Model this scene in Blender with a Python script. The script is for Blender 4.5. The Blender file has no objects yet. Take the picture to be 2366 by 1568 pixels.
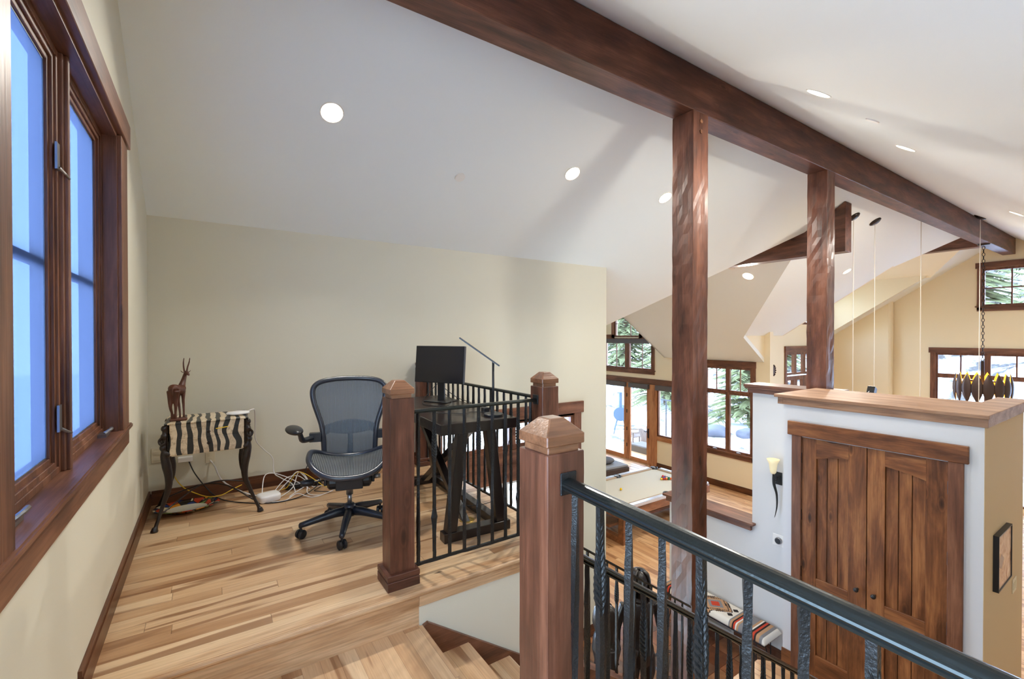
import bpy, bmesh, math, random
from math import sin, cos, pi, radians, sqrt
from mathutils import Vector, Matrix
random.seed(7)
SC = bpy.context.scene
COL = SC.collection

# ------------------------------------------------------------------ camera
cam = bpy.data.cameras.new('camera')
cam.sensor_width = 36.0
cam.lens = 36.0 * 1051.33 / 2366.0
cam.clip_start = 0.02
cam.clip_end = 500
camo = bpy.data.objects.new('camera', cam)
COL.objects.link(camo)
camo.location = (0, 0, 1.38)
camo.rotation_euler = (radians(90 - 0.478), radians(0.0), radians(-33.596))
SC.camera = camo

# ------------------------------------------------------------------ world
W = bpy.data.worlds.new('world')
SC.world = W
W.use_nodes = True
nt = W.node_tree
nt.nodes.clear()
tc = nt.nodes.new('ShaderNodeTexCoord')
sp = nt.nodes.new('ShaderNodeSeparateXYZ')
rp = nt.nodes.new('ShaderNodeValToRGB')
bg = nt.nodes.new('ShaderNodeBackground')
ou = nt.nodes.new('ShaderNodeOutputWorld')
nt.links.new(tc.outputs['Generated'], sp.inputs[0])
mp = nt.nodes.new('ShaderNodeMapRange')
mp.inputs['From Min'].default_value = -1
mp.inputs['From Max'].default_value = 1
nt.links.new(sp.outputs['Z'], mp.inputs['Value'])
nt.links.new(mp.outputs[0], rp.inputs[0])
nt.links.new(rp.outputs[0], bg.inputs[0])
nt.links.new(bg.outputs[0], ou.inputs[0])
cr = rp.color_ramp
cr.elements[0].position = 0.0
cr.elements[0].color = (0.66, 0.87, 1.08, 1)
cr.elements[1].position = 1.0
cr.elements[1].color = (0.45, 0.62, 1.0, 1)
e = cr.elements.new(0.49); e.color = (0.69, 0.89, 1.08, 1)
e = cr.elements.new(0.56); e.color = (0.63, 0.86, 1.1, 1)
bg.inputs['Strength'].default_value = 9.0

SC.view_settings.view_transform = 'Standard'
SC.view_settings.look = 'None'
SC.view_settings.gamma = 1
SC.view_settings.use_curve_mapping = False
SC.view_settings.exposure = 0.96
SC.cycles.use_denoising = True
SC.cycles.max_bounces = 10
SC.cycles.diffuse_bounces = 6
SC.cycles.glossy_bounces = 4
SC.cycles.transparent_max_bounces = 16
SC.cycles.sample_clamp_indirect = 6.0
SC.cycles.caustics_reflective = False
SC.cycles.caustics_refractive = False

RIDGE_Y = 2.53
SLOPE = 0.663
def zfar(y): return 5.471 - SLOPE * y
def znear(y): return zfar(RIDGE_Y) - SLOPE * (RIDGE_Y - y)
FZ = -2.85          # main floor

# portals: help the renderer sample daylight through the openings
def portal(loc, rot, sx, sy):
    ld = bpy.data.lights.new('portal', 'AREA'); ld.shape = 'RECTANGLE'; ld.size = sx; ld.size_y = sy
    ld.cycles.is_portal = True
    lo = bpy.data.objects.new('portal', ld); COL.objects.link(lo); lo.location = loc; lo.rotation_euler = rot
portal((-0.60, 2.43, 1.66), (0, radians(-90), 0), 1.7, 1.7)
portal((-0.60, 0.45, 1.35), (0, radians(-90), 0), 1.5, 1.3)
portal((12.1, 7.5, -0.65), (0, radians(90), 0), 2.5, 2.2)
portal((12.1, 10.6, -0.3), (0, radians(90), 0), 5.4, 3.2)
portal((16.35, 1.8, 0.2), (0, radians(90), 0), 6.2, 4.4)
portal((3.1, 4.9, -1.0), (radians(-90), 0, 0), 2.2, 2.8)

# ------------------------------------------------------------------ materials
def S(r, g, b):
    def f(c):
        c /= 255.0
        return c / 12.92 if c <= 0.04045 else ((c + 0.055) / 1.055) ** 2.4
    return (f(r), f(g), f(b), 1.0)

MATS = {}
def newmat(name):
    m = bpy.data.materials.new(name)
    m.use_nodes = True
    MATS[name] = m
    n = m.node_tree.nodes
    return m, n, m.node_tree.links, n['Principled BSDF']

def plain(name, col, rough=0.5, metal=0.0, bump=0.0, bscale=60.0, coat=0.0, var=0.0, emis=0.0, spec=0.5):
    m, n, l, p = newmat(name)
    p.inputs['Base Color'].default_value = col
    p.inputs['Roughness'].default_value = rough
    p.inputs['Metallic'].default_value = metal
    p.inputs['Coat Weight'].default_value = coat
    p.inputs['Specular IOR Level'].default_value = spec
    if emis:
        p.inputs['Emission Color'].default_value = col
        p.inputs['Emission Strength'].default_value = emis
    if bump or var:
        t = n.new('ShaderNodeTexCoord')
        no = n.new('ShaderNodeTexNoise')
        no.inputs['Scale'].default_value = bscale
        no.inputs['Detail'].default_value = 4
        l.new(t.outputs['Object'], no.inputs['Vector'])
        if bump:
            b = n.new('ShaderNodeBump')
            b.inputs['Strength'].default_value = bump
            b.inputs['Distance'].default_value = 0.006
            l.new(no.outputs[0], b.inputs['Height'])
            l.new(b.outputs[0], p.inputs['Normal'])
        if var:
            n2 = n.new('ShaderNodeTexNoise')
            n2.inputs['Scale'].default_value = bscale * 0.12
            n2.inputs['Detail'].default_value = 3
            l.new(t.outputs['Object'], n2.inputs['Vector'])
            mr = n.new('ShaderNodeMapRange')
            mr.inputs['From Min'].default_value = 0.3
            mr.inputs['From Max'].default_value = 0.7
            mr.inputs['To Min'].default_value = 1 - var
            mr.inputs['To Max'].default_value = 1 + var * 0.5
            l.new(n2.outputs[0], mr.inputs[0])
            mx = n.new('ShaderNodeMix'); mx.data_type = 'RGBA'; mx.blend_type = 'MULTIPLY'
            mx.inputs[0].default_value = 1
            mx.inputs[6].default_value = col
            l.new(mr.outputs[0], mx.inputs[7])
            l.new(mx.outputs[2], p.inputs['Base Color'])
    return m

def mathn(n, l, op, a, b=None, c=None):
    q = n.new('ShaderNodeMath'); q.operation = op
    for i, v in enumerate((a, b, c)):
        if v is None: continue
        if isinstance(v, (int, float)): q.inputs[i].default_value = v
        else: l.new(v, q.inputs[i])
    return q.outputs[0]

def ramp(n, l, fac, stops, const=False):
    r = n.new('ShaderNodeValToRGB')
    if const: r.color_ramp.interpolation = 'CONSTANT'
    els = r.color_ramp.elements
    els[0].position, els[0].color = stops[0]
    els[1].position, els[1].color = stops[-1]
    for p_, c_ in stops[1:-1]:
        q = els.new(p_); q.color = c_
    l.new(fac, r.inputs[0])
    return r.outputs[0]

def mixc(n, l, fac, a, b, mode='MIX'):
    mx = n.new('ShaderNodeMix'); mx.data_type = 'RGBA'; mx.blend_type = mode
    for i, v in ((0, fac), (6, a), (7, b)):
        if isinstance(v, (int, float)) or isinstance(v, tuple): mx.inputs[i].default_value = v
        else: l.new(v, mx.inputs[i])
    return mx.outputs[2]

def wood(name, dark, mid, light, axis='Z', rough=0.42, knots=0.8, rnd=True, coat=0.0, contrast=1.0):
    m, n, l, p = newmat(name)
    t = n.new('ShaderNodeTexCoord')
    oi = n.new('ShaderNodeObjectInfo')
    add = n.new('ShaderNodeVectorMath'); add.operation = 'ADD'
    l.new(t.outputs['Object'], add.inputs[0])
    if rnd:
        sc = n.new('ShaderNodeVectorMath'); sc.operation = 'SCALE'
        sc.inputs[0].default_value = (13.1, 7.7, 17.3)
        l.new(oi.outputs['Random'], sc.inputs['Scale'])
        l.new(sc.outputs[0], add.inputs[1])
    def mapped(al, ac):
        mpn = n.new('ShaderNodeMapping')
        mpn.inputs['Scale'].default_value = tuple(al if a == axis else ac for a in 'XYZ')
        l.new(add.outputs[0], mpn.inputs[0])
        return mpn.outputs[0]
    n1 = n.new('ShaderNodeTexNoise')
    n1.inputs['Scale'].default_value = 1.0; n1.inputs['Detail'].default_value = 6
    n1.inputs['Roughness'].default_value = 0.6; n1.inputs['Distortion'].default_value = 0.3
    l.new(mapped(1.6, 9.0), n1.inputs['Vector'])
    a0 = 0.5 - 0.18 / contrast; a1 = 0.5 + 0.18 / contrast
    base = ramp(n, l, n1.outputs[0], [(a0, dark), (0.5, mid), (a1, light)])
    n2 = n.new('ShaderNodeTexNoise')
    n2.inputs['Scale'].default_value = 1.0; n2.inputs['Detail'].default_value = 3
    l.new(mapped(4.0, 110.0), n2.inputs['Vector'])
    g = ramp(n, l, n2.outputs[0], [(0.3, (0.72, 0.7, 0.68, 1)), (0.7, (1.08, 1.08, 1.08, 1))])
    c = mixc(n, l, 1.0, base, g, 'MULTIPLY')
    if knots:
        v = n.new('ShaderNodeTexVoronoi'); v.inputs['Scale'].default_value = 1.0
        v.inputs['Randomness'].default_value = 1.0
        l.new(mapped(2.5, 7.0), v.inputs['Vector'])
        k = ramp(n, l, v.outputs['Distance'], [(0.04, (0.10, 0.08, 0.07, 1)), (0.10, (0.42, 0.36, 0.33, 1)), (0.15, (1, 1, 1, 1)), (0.18, (0.72, 0.68, 0.66, 1)), (0.27, (1, 1, 1, 1))])
        c = mixc(n, l, knots, c, mixc(n, l, 1.0, c, k, 'MULTIPLY'))
    l.new(c, p.inputs['Base Color'])
    p.inputs['Roughness'].default_value = rough
    p.inputs['Coat Weight'].default_value = coat
    p.inputs['Coat Roughness'].default_value = 0.25
    b = n.new('ShaderNodeBump'); b.inputs['Strength'].default_value = 0.25; b.inputs['Distance'].default_value = 0.004
    l.new(n2.outputs[0], b.inputs['Height'])
    l.new(b.outputs[0], p.inputs['Normal'])
    return m

def planks(name, along='X', width=0.083, length=0.9, stops=None, rough=0.32, coat=0.15):
    m, n, l, p = newmat(name)
    t = n.new('ShaderNodeTexCoord')
    s = n.new('ShaderNodeSeparateXYZ'); l.new(t.outputs['Object'], s.inputs[0])
    A, B = ('X', 'Y') if along == 'X' else ('Y', 'X')
    a, b = s.outputs[A], s.outputs[B]
    row = mathn(n, l, 'FLOOR', mathn(n, l, 'DIVIDE', b, width))
    wn = n.new('ShaderNodeTexWhiteNoise'); wn.noise_dimensions = '1D'; l.new(row, wn.inputs['W'])
    aa = mathn(n, l, 'ADD', mathn(n, l, 'DIVIDE', a, length), mathn(n, l, 'MULTIPLY', wn.outputs[0], 7.3))
    col = mathn(n, l, 'FLOOR', aa)
    cv = n.new('ShaderNodeCombineXYZ'); l.new(row, cv.inputs[0]); l.new(col, cv.inputs[1])
    w2 = n.new('ShaderNodeTexWhiteNoise'); w2.noise_dimensions = '2D'; l.new(cv.outputs[0], w2.inputs['Vector'])
    tone = w2.outputs['Value']
    # grain coordinates, shifted per plank
    off = n.new('ShaderNodeVectorMath'); off.operation = 'SCALE'; off.inputs['Scale'].default_value = 9.0
    l.new(w2.outputs['Color'], off.inputs[0])
    ad = n.new('ShaderNodeVectorMath'); ad.operation = 'ADD'
    l.new(t.outputs['Object'], ad.inputs[0]); l.new(off.outputs[0], ad.inputs[1])
    def mapped(al, ac):
        mpn = n.new('ShaderNodeMapping')
        mpn.inputs['Scale'].default_value = tuple(al if q == along else ac for q in 'XYZ')
        l.new(ad.outputs[0], mpn.inputs[0]); return mpn.outputs[0]
    n1 = n.new('ShaderNodeTexNoise'); n1.inputs['Scale'].default_value = 1
    n1.inputs['Detail'].default_value = 5; n1.inputs['Distortion'].default_value = 1.4
    l.new(mapped(1.3, 14.0), n1.inputs['Vector'])
    f = mathn(n, l, 'ADD', mathn(n, l, 'MULTIPLY', tone, 0.72), mathn(n, l, 'MULTIPLY', n1.outputs[0], 0.50))
    c = ramp(n, l, f, stops)
    # heartwood streaks
    n3 = n.new('ShaderNodeTexNoise'); n3.inputs['Scale'].default_value = 1; n3.inputs['Detail'].default_value = 2
    n3.inputs['Distortion'].default_value = 0.6
    l.new(mapped(0.9, 10.0), n3.inputs['Vector'])
    c = mixc(n, l, ramp(n, l, n3.outputs[0], [(0.57, (0, 0, 0, 1)), (0.64, (0.8, 0.8, 0.8, 1))]), c, S(138, 94, 60))
    # small knots
    v = n.new('ShaderNodeTexVoronoi'); v.inputs['Scale'].default_value = 1
    l.new(mapped(1.7, 5.2), v.inputs['Vector'])
    k = ramp(n, l, v.outputs['Distance'], [(0.025, (0.95, 0.95, 0.95, 1)), (0.06, (0, 0, 0, 1))])
    c = mixc(n, l, k, c, S(56, 32, 18))
    n2 = n.new('ShaderNodeTexNoise'); n2.inputs['Scale'].default_value = 1; n2.inputs['Detail'].default_value = 3
    l.new(mapped(5.0, 130.0), n2.inputs['Vector'])
    c = mixc(n, l, 1.0, c, ramp(n, l, n2.outputs[0], [(0.3, (0.86, 0.84, 0.82, 1)), (0.7, (1.05, 1.05, 1.05, 1))]), 'MULTIPLY')
    # joints
    fr = mathn(n, l, 'FRACT', mathn(n, l, 'DIVIDE', b, width))
    j1 = mathn(n, l, 'LESS_THAN', fr, 0.018)
    j2 = mathn(n, l, 'LESS_THAN', mathn(n, l, 'FRACT', aa), 0.0025)
    j = mathn(n, l, 'MULTIPLY', mathn(n, l, 'MAXIMUM', j1, j2), 0.55)
    c = mixc(n, l, j, c, S(70, 45, 28))
    l.new(c, p.inputs['Base Color'])
    p.inputs['Roughness'].default_value = rough
    p.inputs['Coat Weight'].default_value = coat
    p.inputs['Coat Roughness'].default_value = 0.2
    return m

HICK = [(0.10, S(134, 92, 60)), (0.28, S(170, 128, 90)), (0.50, S(194, 154, 114)), (0.78, S(210, 174, 134)), (1.0, S(220, 190, 152))]
M_floor = planks('hickory_floor', 'X', 0.083, 1.25, HICK)
M_floorY = planks('hickory_landing', 'Y', 0.083, 0.8, HICK)
M_floor2 = planks('oak_floor', 'Y', 0.09, 1.1, [(0.1, S(160, 112, 74)), (0.5, S(196, 150, 106)), (1.0, S(214, 174, 130))], rough=0.4, coat=0.0)
M_hickX = wood('hickory_x', S(176, 132, 92), S(206, 168, 128), S(222, 190, 152), 'X', rough=0.38, knots=0.3)
M_hickY = wood('hickory_y', S(176, 132, 92), S(206, 168, 128), S(222, 190, 152), 'Y', rough=0.38, knots=0.3)
DK = (S(62, 36, 26), S(98, 58, 42), S(128, 82, 62))
M_wz = wood('stained_timber_z', *DK, 'Z', rough=0.36, coat=0.1)
M_wx = wood('stained_timber_x', *DK, 'X', rough=0.42)
M_wy = wood('stained_timber_y', *DK, 'Y', rough=0.36, coat=0.1)
TR = (S(84, 50, 34), S(114, 72, 50), S(142, 96, 70))
M_tz = wood('trim_wood_z', *TR, 'Z', knots=0.4, rough=0.42)
M_tx = wood('trim_wood_x', *TR, 'X', knots=0.4, rough=0.42)
M_ty = wood('trim_wood_y', *TR, 'Y', knots=0.4, rough=0.42)
BB = (S(66, 36, 20), S(92, 52, 28), S(116, 70, 40))
M_bx = wood('baseboard_x', *BB, 'X', knots=0.3, rough=0.35)
M_by = wood('baseboard_y', *BB, 'Y', knots=0.3, rough=0.35)
M_capy = wood('cap_wood_y', S(128, 92, 68), S(160, 122, 94), S(180, 144, 114), 'Y', knots=0.5, rough=0.5)
DR = (S(88, 50, 26), S(130, 80, 46), S(164, 108, 64))
M_dz = wood('closet_door_z', *DR, 'Z', knots=0.95, rough=0.38, contrast=1.3)
M_dy = wood('closet_door_y', *DR, 'Y', knots=0.95, rough=0.38, contrast=1.3)
FIR = (S(150, 92, 52), S(184, 122, 76), S(204, 146, 98))
M_fz = wood('fir_door_z', *FIR, 'Z', knots=0.3, rough=0.4)
M_fy = wood('fir_door_y', *FIR, 'Y', knots=0.3, rough=0.4)
M_wall = plain('cream_paint', S(214, 209, 190), 0.75, bump=0.05, bscale=140)
M_wall_lit = plain('cream_paint_lit', S(212, 212, 213), 0.75, bump=0.05, bscale=140)  # wall paint paled and cooled, the window light is put into the colour
M_wall_shaded = plain('cream_paint_shaded', S(206, 182, 146), 0.75, bump=0.05, bscale=140)  # wall paint darkened to tan, shade and warm bounce put into the colour
M_walla = plain('butter_paint', S(238, 224, 192), 0.75, bump=0.05, bscale=140)
M_ceil = plain('ceiling_paint', S(234, 237, 232), 0.8, bump=0.04, bscale=140)
M_iron = plain('forged_iron', S(46, 47, 48), 0.42, metal=0.6, bump=0.5, bscale=160)
M_ironr = plain('rail_iron', S(50, 54, 53), 0.27, metal=0.75, bump=0.08, bscale=120)
M_black = plain('black_plastic', S(26, 28, 33), 0.38)
M_dark = plain('espresso_wood', S(26, 17, 16), 0.3, bump=0.1, bscale=40, coat=0.2)
M_ebony = plain('carved_ebony', S(30, 18, 14), 0.28, bump=0.35, bscale=45)
M_ebonyd = plain('dark_carved_figure', S(24, 16, 13), 0.35, bump=0.25, bscale=20)
M_redw = plain('carved_redwood', S(88, 44, 26), 0.4, bump=0.3, bscale=60, var=0.35)
M_white = plain('white_plastic', S(232, 230, 228), 0.3)
M_cablew = plain('white_cable', S(225, 222, 220), 0.45)
M_cabley = plain('yellow_cable', S(226, 188, 44), 0.45)
M_cableb = plain('black_cable', S(30, 30, 32), 0.5)
M_plate = plain('outlet_plate', S(214, 204, 178), 0.4)
M_brass = plain('brass', S(176, 146, 72), 0.3, metal=0.8)
M_steel = plain('steel', S(150, 150, 152), 0.3, metal=0.9)
M_glow = plain('lamp_glow', (1.0, 0.86, 0.66, 1), 0.5, emis=14)
M_trimw = plain('lamp_trim', S(236, 232, 222), 0.5)
M_blind = plain('blind_case', S(92, 88, 90), 0.6)
M_snow = plain('snow', (0.93, 0.94, 0.97, 1), 0.8, bump=0.4, bscale=3)

def thin_glass(name, tint=(1, 1, 1, 1), refl=0.08):
    m, n, l, p = newmat(name)
    n.remove(p)
    tr = n.new('ShaderNodeBsdfTransparent'); tr.inputs[0].default_value = tint
    gl = n.new('ShaderNodeBsdfGlossy'); gl.inputs['Roughness'].default_value = 0.02
    mx = n.new('ShaderNodeMixShader'); mx.inputs[0].default_value = refl
    l.new(tr.outputs[0], mx.inputs[1]); l.new(gl.outputs[0], mx.inputs[2])
    l.new(mx.outputs[0], n['Material Output'].inputs[0])
    return m
M_glass = thin_glass('window_glass', (0.97, 0.98, 1.0, 1), 0.04)

def screen_mat(name, tint, diff, fac):
    m, n, l, p = newmat(name)
    n.remove(p)
    t = n.new('ShaderNodeTexCoord')
    mpn = n.new('ShaderNodeMapping'); mpn.inputs['Scale'].default_value = (1, 60, 1.5)
    l.new(t.outputs['Object'], mpn.inputs[0])
    no = n.new('ShaderNodeTexNoise'); no.inputs['Scale'].default_value = 1; no.inputs['Detail'].default_value = 3
    l.new(mpn.outputs[0], no.inputs['Vector'])
    c = ramp(n, l, no.outputs[0], [(0.3, tuple(x * 0.8 for x in tint[:3]) + (1,)), (0.7, tint)])
    tr = n.new('ShaderNodeBsdfTransparent'); l.new(c, tr.inputs[0])
    df = n.new('ShaderNodeBsdfDiffuse'); df.inputs[0].default_value = diff
    tl = n.new('ShaderNodeBsdfTranslucent'); tl.inputs[0].default_value = diff
    m2 = n.new('ShaderNodeMixShader'); m2.inputs[0].default_value = 0.6
    l.new(df.outputs[0], m2.inputs[1]); l.new(tl.outputs[0], m2.inputs[2])
    mx = n.new('ShaderNodeMixShader'); mx.inputs[0].default_value = fac
    l.new(tr.outputs[0], mx.inputs[1]); l.new(m2.outputs[0], mx.inputs[2])
    l.new(mx.outputs[0], n['Material Output'].inputs[0])
    return m
M_screen = screen_mat('blue_insect_screen', (0.05, 0.07, 0.115, 1), (0.066, 0.088, 0.155, 1), 0.55)
M_glassr = thin_glass('tinted_glass', (0.96, 0.97, 0.98, 1), 0.05)

# ------------------------------------------------------------------ mesh helpers
ORG = {}
class MB:
    def __init__(s): s.v = []; s.f = []; s.m = []; s.cur = 0
    def add(s, vs, fs):
        o = len(s.v); s.v += [tuple(v) for v in vs]
        s.f += [[i + o for i in f] for f in fs]; s.m += [s.cur] * len(fs); return s
    def box(s, x0, y0, z0, x1, y1, z1):
        x0, x1 = min(x0, x1), max(x0, x1); y0, y1 = min(y0, y1), max(y0, y1); z0, z1 = min(z0, z1), max(z0, z1)
        return s.add([(x0,y0,z0),(x1,y0,z0),(x1,y1,z0),(x0,y1,z0),(x0,y0,z1),(x1,y0,z1),(x1,y1,z1),(x0,y1,z1)],
                     [(0,3,2,1),(4,5,6,7),(0,1,5,4),(1,2,6,5),(2,3,7,6),(3,0,4,7)])
    def prism(s, poly, d):
        """poly: list of 3D points (planar); d: extrusion vector"""
        n = len(poly); d = Vector(d)
        vs = [Vector(p) for p in poly]; vs += [v + d for v in vs]
        fs = [list(range(n))[::-1], list(range(n, 2 * n))] + [(i, (i + 1) % n, n + (i + 1) % n, n + i) for i in range(n)]
        return s.add(vs, fs)
    def tube(s, pts, r, n=8, spline=0, cap=True, flat=None, twist=0.0, square=False):
        pts = [Vector(p) for p in pts]
        rs = list(r) if hasattr(r, '__len__') else [r] * len(pts)
        if spline:
            P, R = [], []
            for i in range(len(pts) - 1):
                p0 = pts[max(i - 1, 0)]; p1 = pts[i]; p2 = pts[i + 1]; p3 = pts[min(i + 2, len(pts) - 1)]
                for k in range(spline):
                    t = k / spline
                    P.append(0.5 * ((2 * p1) + (-p0 + p2) * t + (2 * p0 - 5 * p1 + 4 * p2 - p3) * t * t + (-p0 + 3 * p1 - 3 * p2 + p3) * t ** 3))
                    R.append(rs[i] * (1 - t) + rs[i + 1] * t)
            P.append(pts[-1]); R.append(rs[-1]); pts, rs = P, R
        N = len(pts); vs = []; up = None
        for i, p in enumerate(pts):
            d = (pts[min(i + 1, N - 1)] - pts[max(i - 1, 0)])
            d = d.normalized() if d.length > 1e-9 else Vector((0, 0, 1))
            if up is None:
                up = Vector((1, 0, 0)) if abs(d.x) < 0.9 else Vector((0, 1, 0))
            up = (up - d * up.dot(d)); up = up.normalized() if up.length > 1e-6 else d.orthogonal().normalized()
            sd = d.cross(up)
            for k in range(n):
                a = 2 * pi * k / n + twist * i + (pi / 4 if square else 0)
                q = up * cos(a) * rs[i] + sd * sin(a) * rs[i] * (flat if flat else 1)
                vs.append(p + q)
        fs = [(i * n + k, i * n + (k + 1) % n, (i + 1) * n + (k + 1) % n, (i + 1) * n + k) for i in range(N - 1) for k in range(n)]
        if cap: fs += [list(range(n))[::-1], [(N - 1) * n + k for k in range(n)]]
        return s.add(vs, fs)
    def cyl(s, p0, p1, r, n=16, r2=None):
        return s.tube([p0, p1], [r, r if r2 is None else r2], n)
    def ball(s, c, r, n=12, m=8, sc=(1, 1, 1), rot=None):
        vs = []; c = Vector(c)
        for i in range(m + 1):
            a = pi * i / m
            for k in range(n):
                b = 2 * pi * k / n
                q = Vector((sin(a) * cos(b) * r * sc[0], sin(a) * sin(b) * r * sc[1], cos(a) * r * sc[2]))
                if rot: q = rot @ q
                vs.append(c + q)
        fs = [(i * n + k, (i + 1) * n + k, (i + 1) * n + (k + 1) % n, i * n + (k + 1) % n) for i in range(m) for k in range(n)]
        return s.add(vs, fs)
    def lathe(s, prof, c=(0, 0, 0), n=24, sc=(1, 1), ax=None):
        """prof: (r,z) list around z; ax: optional 3x3 matrix"""
        vs = []; c = Vector(c)
        for r, z in prof:
            for k in range(n):
                a = 2 * pi * k / n
                q = Vector((r * cos(a) * sc[0], r * sin(a) * sc[1], z))
                if ax: q = ax @ q
                vs.append(c + q)
        fs = [(i * n + k, i * n + (k + 1) % n, (i + 1) * n + (k + 1) % n, (i + 1) * n + k) for i in range(len(prof) - 1) for k in range(n)]
        return s.add(vs, fs)
    def quad(s, a, b, c, d): return s.add([a, b, c, d], [(0, 1, 2, 3)])
    def build(s, name, mat, parent=None, smooth=False, bevel=0.0, world=False, seg=1, org=None, remesh=0.0):
        vs = [Vector(v) for v in s.v]
        if parent is None:
            if org is None:
                xs = [v.x for v in vs]; ys = [v.y for v in vs]; zs = [v.z for v in vs]
                org = ((min(xs) + max(xs)) / 2, (min(ys) + max(ys)) / 2, min(zs))
            org = Vector(org)
        else:
            org = ORG.get(parent.name, Vector((0, 0, 0))) if world else Vector((0, 0, 0))
        vs = [v - org for v in vs]
        me = bpy.data.meshes.new(name)
        bm = bmesh.new()
        bv = [bm.verts.new(v) for v in vs]
        for f, mi in zip(s.f, s.m):
            if len(set(f)) < 3: continue
            try:
                q = bm.faces.new([bv[i] for i in f]); q.material_index = mi; q.smooth = smooth
            except ValueError: pass
        bmesh.ops.remove_doubles(bm, verts=bm.verts, dist=1e-6)
        bmesh.ops.recalc_face_normals(bm, faces=bm.faces)
        if bevel:
            es = [e_ for e_ in bm.edges if len(e_.link_faces) == 2 and e_.calc_face_angle(0) > 0.5]
            bmesh.ops.bevel(bm, geom=es, offset=bevel, segments=seg, affect='EDGES', clamp_overlap=True)
        bm.to_mesh(me); bm.free()
        for mm in (mat if isinstance(mat, (list, tuple)) else [mat]): me.materials.append(mm)
        o = bpy.data.objects.new(name, me)
        COL.objects.link(o)
        if parent is None:
            o.location = org; ORG[o.name] = org
        else:
            o.parent = parent; ORG[o.name] = ORG.get(parent.name, Vector((0, 0, 0)))
        if remesh:
            r = o.modifiers.new('merge', 'REMESH'); r.mode = 'VOXEL'; r.voxel_size = remesh; r.use_smooth_shade = True
            sm = o.modifiers.new('soften', 'SMOOTH'); sm.iterations = 3; sm.factor = 0.5
        return o

def tag(o, label=None, cat=None, group=None, kind=None):
    if label: o['label'] = label
    if cat: o['category'] = cat
    if group: o['group'] = group
    if kind: o['kind'] = kind
    return o
def thing(name, label, cat, loc=(0, 0, 0), rz=0.0, group=None, kind=None):
    o = bpy.data.objects.new(name, None); COL.objects.link(o)
    o.empty_display_size = 0.1
    o.location = loc; o.rotation_euler = (0, 0, rz)
    ORG[o.name] = Vector(loc)
    return tag(o, label, cat, group, kind)
def struct(mb, name, mat, label=None, cat='structure', **k):
    o = mb.build(name, mat, **k)
    return tag(o, label or name.replace('_', ' '), cat, None, 'structure')
def dup(o, parent=None):
    c = o.copy(); COL.objects.link(c)
    if parent is not None: c.parent = parent
    for ch in list(o.children): dup(ch, c)
    return c

# ================================================================== STRUCTURE
def wall_grid(mb, plane, a, b, u0, u1, z0, z1, holes):
    """wall slab; plane 'x' -> between x=a..b spanning y=u; plane 'y' -> between y=a..b spanning x=u"""
    us = sorted(set([u0, u1] + [h[i] for h in holes for i in (0, 1) if u0 < h[i] < u1]))
    zs = sorted(set([z0, z1] + [h[i] for h in holes for i in (2, 3) if z0 < h[i] < z1]))
    # merge vertically: one column strip per u interval
    for i in range(len(us) - 1):
        um = (us[i] + us[i + 1]) / 2
        segs = []; start = None
        for j in range(len(zs) - 1):
            zm = (zs[j] + zs[j + 1]) / 2
            inside = any(h[0] < um < h[1] and h[2] < zm < h[3] for h in holes)
            if not inside and start is None: start = zs[j]
            if inside and start is not None: segs.append((start, zs[j])); start = None
        if start is not None: segs.append((start, zs[-1]))
        for s0, s1 in segs:
            if plane == 'x': mb.box(a, us[i], s0, b, us[i + 1], s1)
            else: mb.box(us[i], a, s0, us[i + 1], b, s1)
    return mb

# ---- loft floor, landing, hall
mb = MB(); mb.box(-0.42, 2.36, -0.03, 2.02, 4.7, 0.0)
struct(mb, 'floor', M_floor, 'hickory plank floor of the loft', 'floor')
mb = MB()
for k in range(7):
    a0 = -pi / 2 - k * pi / 7; a1 = -pi / 2 - (k + 1) * pi / 7
    mb.quad((-0.42, 2.325 + 0.016 * cos(a0), -0.016 - 0.016 * sin(a0) * -1), (-0.42, 2.325 + 0.016 * cos(a1), -0.016 - 0.016 * sin(a1) * -1),
            (2.03, 2.325 + 0.016 * cos(a1), -0.016 - 0.016 * sin(a1) * -1), (2.03, 2.325 + 0.016 * cos(a0), -0.016 - 0.016 * sin(a0) * -1))
mb.box(-0.42, 2.322, -0.0315, 2.03, 2.40, 0.0006)
struct(mb, 'trim_1', M_hickX, 'rounded hickory nosing board along the edge of the loft floor', 'trim')
mb = MB(); mb.box(-0.42, 2.329, -0.19, 0.94, 2.342, -0.03)
struct(mb, 'trim_2', M_hickX, 'light wood riser between landing and loft floor', 'trim')
mb = MB(); mb.box(0.94, 2.320, -0.088, 2.03, 2.332, -0.03)
struct(mb, 'trim_3', M_hickX, 'light wood fascia strip below the loft nosing', 'trim')
mb = MB(); mb.prism([(-0.42, 1.02, -0.3), (0.925, 1.02, -0.3), (0.925, 1.14, -0.3), (0.955, 1.14, -0.3), (0.955, 2.318, -0.3), (-0.42, 2.318, -0.3)], (0, 0, 0.11)); mb.box(-0.42, 2.318, -0.3, 0.94, 2.345, -0.19)
struct(mb, 'floor', M_floorY, 'hickory plank landing at the head of the stairs', 'floor')
mb = MB(); mb.box(-0.42, -1.4, -0.28, 0.96, 1.02, 0.0)
struct(mb, 'floor', M_floorY, 'hickory plank hallway floor above the stairs', 'floor')
# ---- lower floors
mb = MB(); mb.box(-0.6, -4.5, FZ - 0.2, 16.4, 2.42, FZ); mb.box(6.0, 2.42, FZ - 0.2, 16.4, 4.86, FZ); mb.box(1.0, 4.86, FZ - 0.2, 16.4, 12.3, FZ)
struct(mb, 'floor', M_floor2, 'light wood plank floor of the downstairs rooms', 'floor')

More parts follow.
